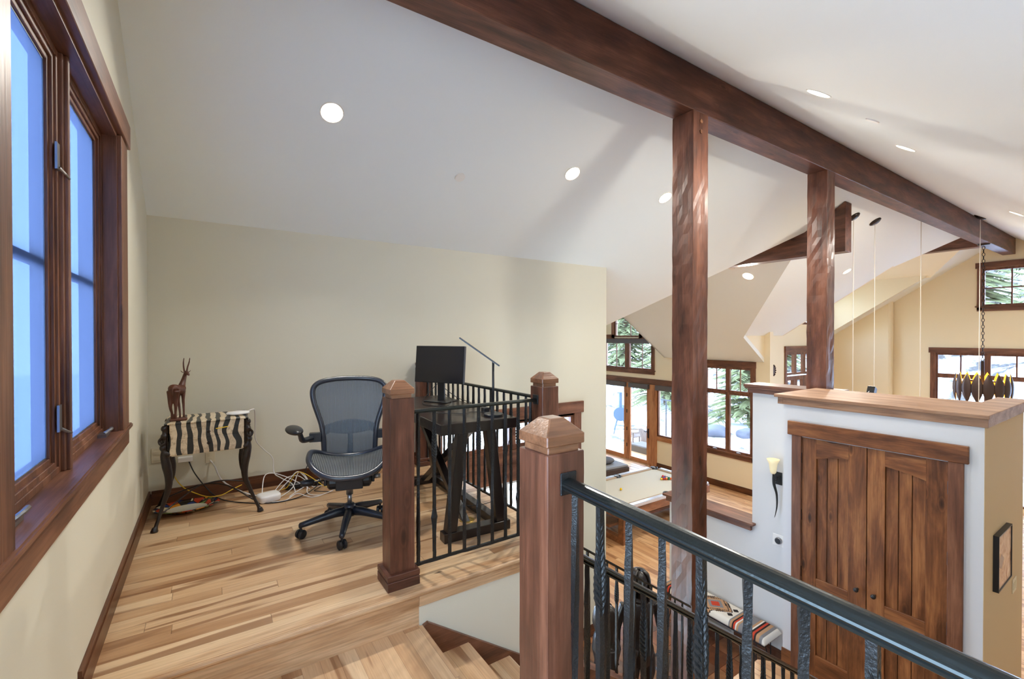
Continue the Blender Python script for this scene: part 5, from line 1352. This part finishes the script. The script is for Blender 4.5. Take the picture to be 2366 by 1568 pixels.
# ================================================================== POOL TABLE
PT = thing('pool_table', 'pool table with pale cloth, silver rails and brown wood frame in the room below', 'pool table', (8.32, 7.12, FZ))
M_cloth = plain('pale_cloth', S(196, 190, 174), 0.85, bump=0.1, bscale=200)
M_alu = plain('silver_rail', S(204, 206, 214), 0.22, metal=0.35, coat=0.4)
M_cush = plain('cushion_cloth', S(168, 146, 122), 0.8)
M_ptw = wood('pool_table_wood', S(92, 54, 32), S(130, 82, 50), S(156, 104, 68), 'X', knots=0.2, rough=0.3, coat=0.2)
LX, LY = 1.30, 0.66; ZT2 = 0.80
mb = MB(); mb.box(-LX, -LY, ZT2 - 0.05, LX, LY, ZT2 - 0.035); mb.build('bed_cloth', M_cloth, PT)
def rail_seg(x0, y0, x1, y1):
    mb = MB(); mb.box(x0, y0, ZT2 - 0.07, x1, y1, ZT2); mb.build('rail', M_alu, PT, bevel=0.012, seg=2)
for sy in (-1, 1):
    for (a, b) in ((-LX + .08, -.09), (.09, LX - .08)):
        rail_seg(a, sy * (LY + .05), b, sy * (LY + .165))
        mb = MB(); mb.box(a, sy * LY, ZT2 - 0.045, b, sy * (LY + .055), ZT2 - 0.008); mb.build('rail_cushion', M_cush, PT, bevel=0.008)
for sx in (-1, 1):
    rail_seg(sx * (LX + .05), -LY + .08, sx * (LX + .165), LY - .08)
    mb = MB(); mb.box(sx * LX, -LY + .08, ZT2 - 0.045, sx * (LX + .055), LY - .08, ZT2 - 0.008); mb.build('rail_cushion', M_cush, PT, bevel=0.008)
for sx in (-1, 0, 1):
    for sy in (-1, 1):
        cx, cy = sx * (LX + .03), sy * (LY + .04 + (.03 if sx == 0 else 0))
        mb = MB(); mb.lathe([(0.0, ZT2 - .10), (0.06, ZT2 - .10), (0.07, ZT2 - .02), (0.078, ZT2 + .002), (0.09, ZT2 + .003), (0.095, ZT2 - .03)], (cx, cy, 0), 20); mb.build('pocket', M_black, PT, smooth=True)
        mb = MB(); mb.box(cx - .12 if sx <= 0 else cx - .02, min(cy, cy + sy * .10), ZT2 - .065, cx + .12 if sx >= 0 else cx + .02, max(cy, cy + sy * .10), ZT2 - .004); mb.build('pocket_casting', M_alu, PT, bevel=0.02, seg=2)
mb = MB()
mb.box(-LX - .15, -LY - .155, ZT2 - .24, LX + .15, -LY - .125, ZT2 - .07); mb.box(-LX - .15, LY + .125, ZT2 - .24, LX + .15, LY + .155, ZT2 - .07)
mb.box(-LX - .15, -LY - .125, ZT2 - .24, -LX - .12, LY + .125, ZT2 - .07); mb.box(LX + .12, -LY - .125, ZT2 - .24, LX + .15, LY + .125, ZT2 - .07)
mb.build('apron', M_ptw, PT, bevel=0.004)
for sx in (-1, 1):
    mb = MB(); x0, x1 = sx * (LX - .02), sx * (LX + .10)
    mb.box(x0, -LY - .1, 0, x1, -LY + .04, ZT2 - .24); mb.box(x0, LY - .04, 0, x1, LY + .1, ZT2 - .24); mb.box(x0, -LY + .04, 0, x1, LY - .04, .12); mb.box(x0, -LY + .04, ZT2 - .30, x1, LY - .04, ZT2 - .24)
    mb.build('leg_frame', M_ptw, PT, bevel=0.004)
mb = MB(); mb.box(-LX + .02, -.25, .16, LX - .02, .25, .22); mb.build('stretcher_shelf', M_ptw, PT, bevel=0.004)
bc = [S(232, 190, 40), S(30, 50, 130), S(190, 40, 30), S(80, 40, 110), S(226, 110, 40), S(30, 100, 60), S(110, 30, 30), S(20, 20, 22)]
BM = [plain('ball_%s' % nm, c_, 0.1) for nm, c_ in zip(('yellow', 'blue', 'red', 'purple', 'orange', 'green', 'maroon', 'black'), bc)]
bn = ['yellow', 'blue', 'red', 'purple', 'orange', 'green', 'maroon', 'black']
bz = FZ + ZT2 - 0.035
def pball(x, y, i, label, group=None):
    mb = MB(); mb.ball((x, y, bz + 0.0286), 0.0286, 14, 10); tag(mb.build('billiard_ball', BM[i], smooth=True), label, 'ball', group)
pball(7.66, 7.12, 0, 'single yellow billiard ball alone on the pale cloth')
rowlb = ['at the tip', 'in the second row', 'in the third row', 'in the fourth row', 'in the back row']; poslb = [[''], ['right', 'left'], ['right', 'middle', 'left'], ['far right', 'inner right', 'inner left', 'far left'], ['far right', 'inner right', 'middle', 'inner left', 'far left']]; order = [0, 2, 7, 4, 1, 6, 5, 0, 3, 2, 4, 5, 1, 6, 2]; q = 0
for r_ in range(5):
    for k_ in range(r_ + 1):
        ci = order[q]; q += 1
        pball(9.02 + r_ * 0.0505, 7.09 + (k_ - r_ / 2) * 0.0585, ci, '%s ball %s of the racked triangle%s' % (bn[ci], rowlb[r_], ', ' + poslb[r_][k_] if r_ else ''), 'racked billiard balls')

# sofa / wicker seat by the doors
OT = thing('wicker_sofa', 'low brown wicker seat with grey cushions near the patio doors', 'sofa', (9.35, 9.35, FZ), radians(-4))
M_wick = plain('brown_wicker', S(74, 58, 50), 0.7, bump=0.8, bscale=90)
M_cus2 = plain('grey_cushion', S(150, 150, 152), 0.85)
mb = MB(); mb.box(-0.9, -0.4, 0, 0.62, 0.45, 0.50); mb.build('frame', M_wick, OT, bevel=0.02)
mb = MB(); mb.box(-0.88, -0.38, 0.50, 0.6, 0.43, 0.56); mb.build('seat_cushion', M_cus2, OT, bevel=0.02, seg=2)
mb = MB(); mb.ball((0.12, 0.1, 0.64), 1.0, 14, 10, (0.3, 0.26, 0.09)); mb.build('throw_cushion', plain('striped_cushion', S(96, 96, 100), 0.9, bump=0.3, bscale=40), OT, smooth=True)

# ================================================================== DARK CARVED FIGURES at the stair foot
def figure(loc, rz, label, H=1.7, arm=1):
    F = thing('carved_figure', label, 'statue', loc, rz)
    s = H / 1.7
    mb = MB(); mb.box(-.2 * s, -.2 * s, 0, .2 * s, .2 * s, .06 * s); mb.build('plinth', M_ebonyd, F, bevel=0.01)
    mb = MB()
    def T(pts, rs, n_=14, sp=5, flat=None): mb.tube([Vector(p_) * s for p_ in pts], [r_ * s for r_ in rs], n_, spline=sp, flat=flat)
    T([(0, .01, .72), (0, 0, .86), (0, .01, 1.0), (0, .0, 1.12), (0, 0, 1.26), (0, .01, 1.38), (0, 0, 1.42)], [.13, .155, .125, .12, .15, .12, .06])
    T([(0, 0, 1.40), (0, -.01, 1.46), (0, -.015, 1.50)], [.055, .05, .055])
    mb.ball(Vector((0, -.02, 1.575)) * s, 0.095 * s, 16, 12, (0.85, 1.0, 1.25)); mb.ball(Vector((0, -.115, 1.565)) * s, 0.018 * s, 8, 6, (.8, 1, 1.4)); mb.ball(Vector((0, -.10, 1.52)) * s, 0.022 * s, 8, 6, (1.3, .6, .5))
    for sg in (-1, 1):
        T([(sg * .085, 0, .80), (sg * .09, -.01, .62), (sg * .085, .0, .46), (sg * .09, .01, .28), (sg * .09, .0, .10), (sg * .09, -.03, .075)], [.09, .085, .058, .055, .035, .04])
        T([(sg * .09, .03, .085), (sg * .095, -.10, .075), (sg * .10, -.17, .07)], [.04, .04, .025], flat=.6)
        sh = (sg * .17, 0, 1.34); el = (sg * .24, .02, 1.08); hd = (sg * .20, -.16, .96) if sg * arm > 0 else (sg * .26, -.02, .84)
        T([sh, ((sh[0] + el[0]) / 2 + sg * .01, .01, 1.21), el, ((el[0] + hd[0]) / 2, (el[1] + hd[1]) / 2, (el[2] + hd[2]) / 2), hd], [.052, .046, .038, .034, .026])
        d = Vector((0, -.5, -.85)).normalized() if sg * arm > 0 else Vector((0, -.1, -1)).normalized()
        mb.ball(Vector(hd) * s + d * .03 * s, 0.034 * s, 10, 8, (.8, .6, 1.2))
        for k_ in range(4):
            o_ = Vector(hd) * s + d * .06 * s + Vector((0.0, (k_ - 1.5) * .016, 0)) * s
            T([tuple(o_ / s), tuple((o_ + d * .035 * s) / s), tuple((o_ + d * (.06 + .006 * (1 - abs(k_ - 1.5))) * s + Vector((-sg * .012, 0, 0)) * s) / s)], [.009, .0085, .006], 6, 2)
        T([(hd[0], hd[1] - .02, hd[2] - .01), (hd[0] - sg * .01, hd[1] - .045, hd[2] - .045)], [.011, .008], 6, 2)
    mb.build('body', M_ebonyd, F, remesh=0.009)
    mb = MB()
    vs = []; K = 20; rows = [(1.70, .02), (1.69, .07), (1.655, .108), (1.60, .122), (1.52, .126), (1.42, .128), (1.30, .125), (1.18, .115), (1.12, .10)]
    for z, r_ in rows:
        for k_ in range(K + 1):
            a = radians(-50) + radians(280) * k_ / K
            vs.append(Vector((r_ * cos(a), .01 + r_ * sin(a) * (1.05 if z > 1.5 else .8), z)) * s)
    fs = [(i * (K + 1) + k_, i * (K + 1) + k_ + 1, (i + 1) * (K + 1) + k_ + 1, (i + 1) * (K + 1) + k_) for i in range(len(rows) - 1) for k_ in range(K)]
    mb.add(vs, fs); hr = mb.build('hair', M_ebonyd, F, smooth=True)
    so = hr.modifiers.new('thick', 'SOLIDIFY'); so.thickness = 0.02
    return F
figure((3.86, 3.32, FZ), radians(-25), 'dark carved figure with long smooth hair standing between stair railing bars and tall post', 1.70, 1)
figure((3.20, 3.16, FZ), radians(60), 'dark carved figure in profile left of the long haired figure, behind the stair railing', 1.62, -1)
figure((3.12, 3.80, FZ), radians(150), 'dark carved figure half hidden behind the nearest newel post', 1.58, 1)
mb = MB(); mb.tube([(3.46, 3.04, FZ), (3.53, 3.09, -1.86), (3.55, 3.10, -1.78)], [.016, .014, .03], 10); tag(mb.build('carved_staff', M_ebonyd, smooth=True), 'thin dark staff with a knobbed top standing between two carved figures', 'staff')
WT = thing('wire_table', 'low black wire side table on the tile floor behind the stair railing', 'wire table', (4.35, 3.25, FZ))
mb = MB(); K = 28
for z, r_ in ((0.52, .22), (0.5, .22), (0.02, .2)): mb.tube([(r_ * cos(2 * pi * i / K), r_ * sin(2 * pi * i / K), z) for i in range(K + 1)], 0.006, 6, cap=False)
for i in range(8):
    a = 2 * pi * i / 8; mb.tube([(.22 * cos(a), .22 * sin(a), .5), (.12 * cos(a + .5), .12 * sin(a + .5), .26), (.2 * cos(a + 1), .2 * sin(a + 1), .02)], 0.004, 6, spline=4)
mb.build('wire_frame', M_black, WT)
mb = MB(); mb.lathe([(0, .525), (.215, .525), (.215, .515), (0, .515)], n=32); mb.build('glass_top', M_glass, WT)

# ================================================================== PENDANTS AND CHANDELIER
M_cord = plain('pendant_cord', S(216, 208, 196), 0.6)
M_orb = plain('canopy_metal', S(52, 44, 42), 0.35, metal=0.7)
def pendant(x, y, label, far=True, zb=-0.1):
    z = zfar(y) if far else znear(y)
    P_ = thing('pendant_lamp', label, 'pendant lamp', (x, y, z))
    nrm = Vector((0, -SLOPE if far else SLOPE, -1)).normalized(); qx_ = Vector((0, 0, 1)).rotation_difference(nrm).to_matrix()
    mb = MB(); mb.lathe([(0, .0), (.095, .0), (.095, .012), (.07, .03), (.02, .045), (0, .046)], n=24, ax=qx_); mb.build('canopy', M_orb, P_, smooth=True)
    mb = MB(); mb.cyl((0, 0, -.03), (0, 0, zb - z), 0.006, 8); mb.build('cord', M_cord, P_)
    mb = MB(); mb.lathe([(0.012, .12), (.03, .10), (.05, 0), (.10, -.12), (.095, -.12), (.045, 0), (.02, .09)], (0, 0, zb - z - .1), 24); mb.build('shade', M_shade, P_, smooth=True)
pendant(9.75, 3.145, 'pendant lamp cord hanging from the clearest dark canopy right of the second post')
pendant(8.95, 3.18, 'pendant lamp cord hanging nearest the second post, canopy half hidden by the cross beam')
pendant(10.75, 2.78, 'pendant lamp cord coming down from behind the ridge beam')
pendant(12.19, 2.29, 'pendant lamp cord from the canopy just above the ridge beam, in front of the chandelier', far=False)
CD = thing('chandelier', 'chandelier ring of dark pointed leaf shades glowing amber inside, hung on a chain', 'chandelier', (13.75, 2.53, 3.335))
mb = MB(); mb.lathe([(0, -.03), (.09, -.03), (.10, -.01), (.10, 0)], n=24); mb.build('canopy', M_orb, CD, smooth=True)
mb = MB(); z = -.05; i = 0
while z > -2.55:
    K = 8; w = .022
    pts = [(w * cos(2 * pi * k_ / K) if i % 2 else 0, 0 if i % 2 else w * cos(2 * pi * k_ / K), z - .035 + .042 * sin(2 * pi * k_ / K)) for k_ in range(K + 1)]
    mb.tube(pts, .006, 5, cap=False); z -= .07; i += 1
mb.build('chain', M_orb, CD)
zc = -3.05
mb = MB(); mb.cyl((0, 0, -2.5), (0, 0, zc - .15), .03, 12)
for k_ in range(6):
    a = k_ * pi / 3; mb.tube([(0, 0, zc + .1), (.28 * cos(a), .28 * sin(a), zc + .12), (.40 * cos(a), .40 * sin(a), zc)], .01, 6, spline=4)
mb.tube([(.40 * cos(2 * pi * i / 32), .40 * sin(2 * pi * i / 32), zc) for i in range(33)], .01, 6, cap=False)
mb.build('frame', M_orb, CD)
M_leaf = plain('leaf_outside', S(76, 62, 58), 0.35, metal=0.6)
M_leafin = plain('leaf_inside', S(232, 160, 40), 0.4, emis=1.6)
def leafshade(a, r_):
    mb = MB(); vs = []; NZ_, NA = 14, 8
    for j in range(NZ_ + 1):
        t_ = j / NZ_; z = zc + .30 - .62 * t_; w = .10 * (sin(pi * t_) ** .9) + .002
        for i in range(NA + 1):
            b = -1.15 + 2.3 * i / NA
            lx = w * sin(b); ly = r_ + w * cos(b) * .55 - .03
            vs.append((lx * cos(a) + ly * sin(a), -lx * sin(a) + ly * cos(a), z))
    fs = [(j * (NA + 1) + i, j * (NA + 1) + i + 1, (j + 1) * (NA + 1) + i + 1, (j + 1) * (NA + 1) + i) for j in range(NZ_) for i in range(NA)]
    mb.add(vs, fs); o_ = mb.build('leaf_shade', [M_leaf, M_leafin], CD, smooth=True)
    so = o_.modifiers.new('thick', 'SOLIDIFY'); so.thickness = 0.006; so.offset = -1; so.material_offset = 1
    return o_
for k_ in range(16): leafshade(2 * pi * k_ / 16, 0.44)
for k_ in range(4):
    a = k_ * pi / 2 + .4; mb = MB(); mb.ball((.25 * cos(a), .25 * sin(a), zc + .05), .04, 12, 8); mb.build('bulb', plain('warm_bulb_%d' % k_, (1, .72, .35, 1), .4, emis=12), CD, smooth=True)
# objects just peeking over the closet cap
mb = MB(); mb.box(-.05, -.05, 0, .05, .05, .12); mv(mb, lambda v: Matrix.Rotation(.5, 3, 'Y') @ v + Vector((8.75, 2.86, 0.45))); mb.cyl((8.68, 2.86, .5), (8.55, 2.86, .44), .01, 8); mb.cyl((8.75, 2.86, -2.85), (8.75, 2.86, .45), .012, 8)
tag(mb.build('block_on_stand', M_black, bevel=0.006), 'small black tilted block on a stand peeking over the closet cap', 'dark_block')  # unidentified black block, stand added to hold it up

# ================================================================== OUTDOORS
def grid(x0, x1, y0, y1, nx_, ny_, f):
    mb = MB(); vs = [(x0 + (x1 - x0) * i / nx_, y0 + (y1 - y0) * j / ny_, 0) for j in range(ny_ + 1) for i in range(nx_ + 1)]
    vs = [(x, y, f(x, y)) for x, y, _ in vs]
    return mb.add(vs, [(j * (nx_ + 1) + i, j * (nx_ + 1) + i + 1, (j + 1) * (nx_ + 1) + i + 1, (j + 1) * (nx_ + 1) + i) for j in range(ny_) for i in range(nx_)])
from mathutils import noise as mn
m, n, l, p = newmat('snowy_hillside')
t = n.new('ShaderNodeTexCoord'); no = n.new('ShaderNodeTexNoise'); no.inputs['Scale'].default_value = 0.55; no.inputs['Detail'].default_value = 8; no.inputs['Roughness'].default_value = 0.7
l.new(t.outputs['Object'], no.inputs[0])
s_ = n.new('ShaderNodeSeparateXYZ'); l.new(t.outputs['Object'], s_.inputs[0])
hgt = mathn(n, l, 'MULTIPLY', s_.outputs[2], 0.010)
c = ramp(n, l, mathn(n, l, 'ADD', no.outputs[0], hgt), [(0.50, (0.90, 0.92, 0.96, 1)), (0.55, (0.12, 0.11, 0.10, 1)), (0.60, (0.04, 0.035, 0.03, 1)), (0.65, (0.12, 0.11, 0.11, 1)), (0.70, (0.9, 0.92, 0.96, 1))])
l.new(c, p.inputs['Base Color']); p.inputs['Roughness'].default_value = 0.9
M_hill = m
def hz(x, y):
    b = FZ - 0.35
    r_ = max(0, x - 24) * 0.42 + max(0, y - 20) * 0.12
    w = min(1, max(0, (x - 21) / 6))
    return b + min(r_, 16) + w * 0.9 * mn.noise(Vector((x * .22, y * .22, 0))) * 1.6
o_ = grid(11.5, 75, -30, 75, 90, 110, hz).build('snowy_ground', M_hill, smooth=True, org=(0, 0, 0)); tag(o_, 'snow covered ground rising to a rocky hillside beyond the right windows', 'ground', kind='structure')
o_ = grid(-75, -0.7, -60, 75, 4, 4, lambda x, y: FZ - 0.4).build('snowy_ground', M_snow, org=(0, 0, 0)); tag(o_, 'flat snow outside the left window wall', 'ground', kind='structure')
o_ = grid(-0.7, 11.6, 12.6, 75, 2, 4, lambda x, y: FZ - 0.4).build('snowy_ground', M_snow, org=(0, 0, 0)); tag(o_, 'flat snow beyond the pool room end wall', 'ground', kind='structure')
mb = MB(); mb.box(-0.6, 4.86, FZ - .45, 4.55, 12.6, FZ - .38); tag(mb.build('snowy_ground', M_snow), 'snow outside the entry windows', 'ground', kind='structure')
# conifers
M_fir = plain('fir_needles', S(100, 104, 66), 0.9, var=0.4, bscale=20)
M_bark = plain('fir_bark', S(92, 74, 62), 0.9)
def conifer(x, y, h, label, seed, r0=None):
    rnd = random.Random(seed); zb = hz(x, y) - 0.2
    T_ = thing('conifer', label, 'tree', (x, y, zb), group=None)
    mb = MB(); mb.tube([(0, 0, 0), (0, 0, h * .97)], [h * .022, .02], 8); mb.build('trunk', M_bark, T_)
    mb = MB(); R0 = r0 or h * .27; tiers = int(h * 2.6)
    for i in range(tiers):
        t_ = i / tiers; z = h * (.10 + .88 * t_); R1 = R0 * (1 - t_) ** .8 + .12
        for k_ in range(15):
            a = rnd.random() * 2 * pi; L_ = R1 * rnd.uniform(.75, 1.1); dr = rnd.uniform(.18, .34) * L_
            d = Vector((cos(a), sin(a), 0)); sd_ = Vector((-sin(a), cos(a), 0)); w = L_ * .11
            segs = 3; prev = None
            for q_ in range(segs + 1):
                u = q_ / segs; c_ = d * (L_ * u) + Vector((0, 0, z - dr * u * u)); ww = w * (1 - u) ** .6 * (0.4 + u * 1.4) + .02
                cur = (c_ - sd_ * ww + Vector((0, 0, -.12 * ww)), c_ + Vector((0, 0, .05)), c_ + sd_ * ww + Vector((0, 0, -.12 * ww)))
                if prev: mb.add([prev[0], prev[1], cur[1], cur[0]], [(0, 1, 2, 3)]); mb.add([prev[1], prev[2], cur[2], cur[1]], [(0, 1, 2, 3)])
                prev = cur
            for q_ in range(6):
                u = rnd.uniform(.25, .95); c_ = d * (L_ * u) + Vector((0, 0, z - dr * u * u)); sg = rnd.choice((-1, 1)); e_ = c_ + sd_ * sg * L_ * .22 + d * .15 + Vector((0, 0, -.14))
                mb.add([c_, c_ + d * .09, e_ + Vector((0, 0, -.05)), e_], [(0, 1, 2, 3)])
    mb.build('foliage', M_fir, T_)
    return T_
trees = [(23, 12.6, 8, 'fir tree right of centre through the window beside the tall post'), (29, 15.5, 11, 'taller fir tree behind, left in the window beside the tall post'), (24, 18.5, 9, 'fir tree behind the patio doors, right'), (26, 23.8, 10, 'fir tree seen through the upper four light window, right half'),
         (30, 29.5, 12, 'fir tree seen through the upper four light window, left half'), (36, 20.5, 12, 'distant fir tree between the two window groups'), (36, 8.0, 13, 'distant fir tree in the high window under the ridge beam'), (31, 2.0, 12, 'distant fir tree behind the chandelier window'), (25, 8.6, 6, 'small fir tree at the right edge of the window beside the tall post')]
for i, (x, y, h, lb) in enumerate(trees): conifer(x, y, h, lb, i + 3)
# boulders
M_rock = plain('granite_boulder', S(84, 84, 90), 0.9, bump=0.5, bscale=6, var=0.3)
for i, (x, y, r_, lb) in enumerate(((19.4, 12.2, .48, 'large grey boulder through the window beside the tall post'), (20.2, 11.3, .34, 'smaller grey boulder right of the large one'), (19.9, 13.5, .36, 'grey boulder half behind the large one'), (20.2, 10.2, .3, 'low grey boulder at the right of the window beside the tall post'))):
    mb = MB(); mb.ball((0, 0, 0), 1, 20, 14); mb.v = [(Vector(v) * r_ * (1 + .35 * mn.noise(Vector(v) * 1.3 + Vector((i * 5, 0, 0))))) for v in mb.v]
    mb.v = [Vector((v.x * 1.3, v.y * 1.2, v.z * .75)) + Vector((x, y, hz(x, y) + r_ * .3)) for v in mb.v]
    tag(mb.build('boulder', M_rock, smooth=True), lb, 'rock')
# smoker grill
M_smk = plain('blue_grey_steel', S(48, 66, 82), 0.6, metal=0.0)
gz = hz(16.2, 15.1)
SG = thing('smoker_grill', 'blue grey barrel smoker with a tall chimney outside the patio doors', 'grill', (16.2, 15.1, gz), radians(-47))
mb = MB(); mb.tube([(-.32, .5, 1.0), (-.30, .52, 1.0)], .01, 4); mb = MB(); mb.cyl((0, -.55, .95), (0, .45, .95), .32, 28); mb.build('barrel', M_smk, SG)
mb = MB(); mb.cyl((0, -.45, 1.2), (0, -.45, 1.95), .075, 16); mb.build('chimney', M_smk, SG)
mb = MB(); mb.cyl((.05, .45, .82), (.05, 1.05, .82), .24, 24); mb.build('fire_box', M_smk, SG)
for (sx, sy) in ((-1, -1), (1, -1), (-1, 1), (1, 1)):
    mb = MB(); mb.tube([(sx * .12, sy * .4, .72), (sx * .3, sy * .48, 0)], .025, 8); mb.build('leg', M_smk, SG)
mb = MB(); mb.cyl((-.26, -.47, .25), (.26, -.47, .25), .015, 8); mb.cyl((-.26, .47, .25), (.26, .47, .25), .015, 8); mb.build('brace', M_smk, SG)
# patio chairs (slatted) and stone ledge
M_teak = plain('weathered_teak', S(100, 84, 72), 0.8)
for i, (x, y, lb) in enumerate(((14.9, 13.0, 'weathered slatted patio chair outside the patio door, farther one'), (14.3, 11.7, 'weathered slatted patio chair outside the patio door, nearer one'))):
    C_ = thing('patio_chair', lb, 'patio chair', (x, y, FZ - .3), radians(60 + 10 * i))
    mb = MB(); mb.prism([(-.3, -.3, .38), (.3, -.3, .38), (.3, .25, .30), (-.3, .25, .30)], (0, 0, .03)); mb.build('seat', M_teak, C_)
    for k_ in range(6):
        mb = MB(); x0 = -.29 + k_ * .098; mb.prism([(x0, .22, .3), (x0 + .085, .22, .3), (x0 + .085, .42, .95 - .02 * abs(k_ - 2.5)), (x0, .42, .95 - .02 * abs(k_ - 2.5))], (0, .02, 0)); mb.build('back_slat', M_teak, C_)
    for sx in (-1, 1):
        mb = MB(); mb.box(sx * .3, -.3, .52, sx * .38, .3, .55); mb.build('armrest', M_teak, C_)
        for sy in (-1, 1):
            mb = MB(); mb.box(sx * .3, sy * .25 - .03, 0, sx * .35, sy * .25 + .03, .52); mb.build('leg', M_teak, C_)
mb = MB(); mb.box(12.9, 10.6, FZ - .35, 13.6, 11.6, FZ + .25); tag(mb.build('stone_ledge', plain('stacked_stone', S(96, 88, 78), .9, bump=1, bscale=8, var=.4), bevel=0.03), 'stacked stone ledge on the patio outside the doors', 'ledge')
# deck rail outside the narrow window
DRL = thing('deck_railing', 'dark metal deck railing outside the narrow window', 'deck railing', (16.0, 12.4, FZ - .3))
mb = MB(); mb.box(15.98, 10.4, -1.36, 16.04, 12.9, -1.31); mb.build('top_rail', M_black, DRL, world=True)
for k_ in range(6):
    mb = MB(); yy = 10.5 + k_ * .46; mb.box(15.99, yy, FZ - .35, 16.03, yy + .04, -1.33); mb.build('rail_post', M_black, DRL, world=True)
# toys by the window
TY = thing('toy_figure', 'yellow toy standing in the snow behind the tall post', 'toy', (13.6, 8.86, hz(13.6, 8.86)))
M_ty2 = plain('yellow_plastic', S(190, 130, 10), .5); M_tp = plain('purple_plastic', S(120, 60, 150), .4)
mb = MB(); mb.lathe([(0, 0), (.12, 0), (.10, .35), (.05, .45), (.07, .5), (.10, .6), (.08, .72), (0, .78)], n=20); mb.build('body', M_ty2, TY, smooth=True)
mb = MB(); mb.ball((-.09, -.02, .48), .05, 10, 8); mb.build('knob', M_tp, TY, smooth=True)
mb = MB(); mb.lathe([(0, .0), (.36, .0), (.42, .10), (.40, .10), (.35, .02), (0, .02)], (14.3, 8.75, hz(14.3, 8.75) + .02), 28); tag(mb.build('saucer_sled', plain('blue_plastic', S(6, 50, 100), .5), smooth=True), 'blue saucer sled on the snow next to the yellow toy', 'sled')
# porch roof edge outside great room window
mb = MB(); mb.box(18.2, -4, .95, 18.5, 9.0, 1.35); mb.box(17.0, -4, 1.35, 19.2, 9.0, 1.42); tag(mb.build('porch_beam', M_wy), 'brown porch beam outside the great room window', 'porch beam')
for i, yy in enumerate((1.0, 5.4)):
    mb = MB(); mb.box(18.25, yy, hz(18.3, yy) - .2, 18.45, yy + .22, .96); tag(mb.build('porch_post', M_wz), 'brown porch post outside the great room window, %s' % ('right' if i == 0 else 'left'), 'porch post')
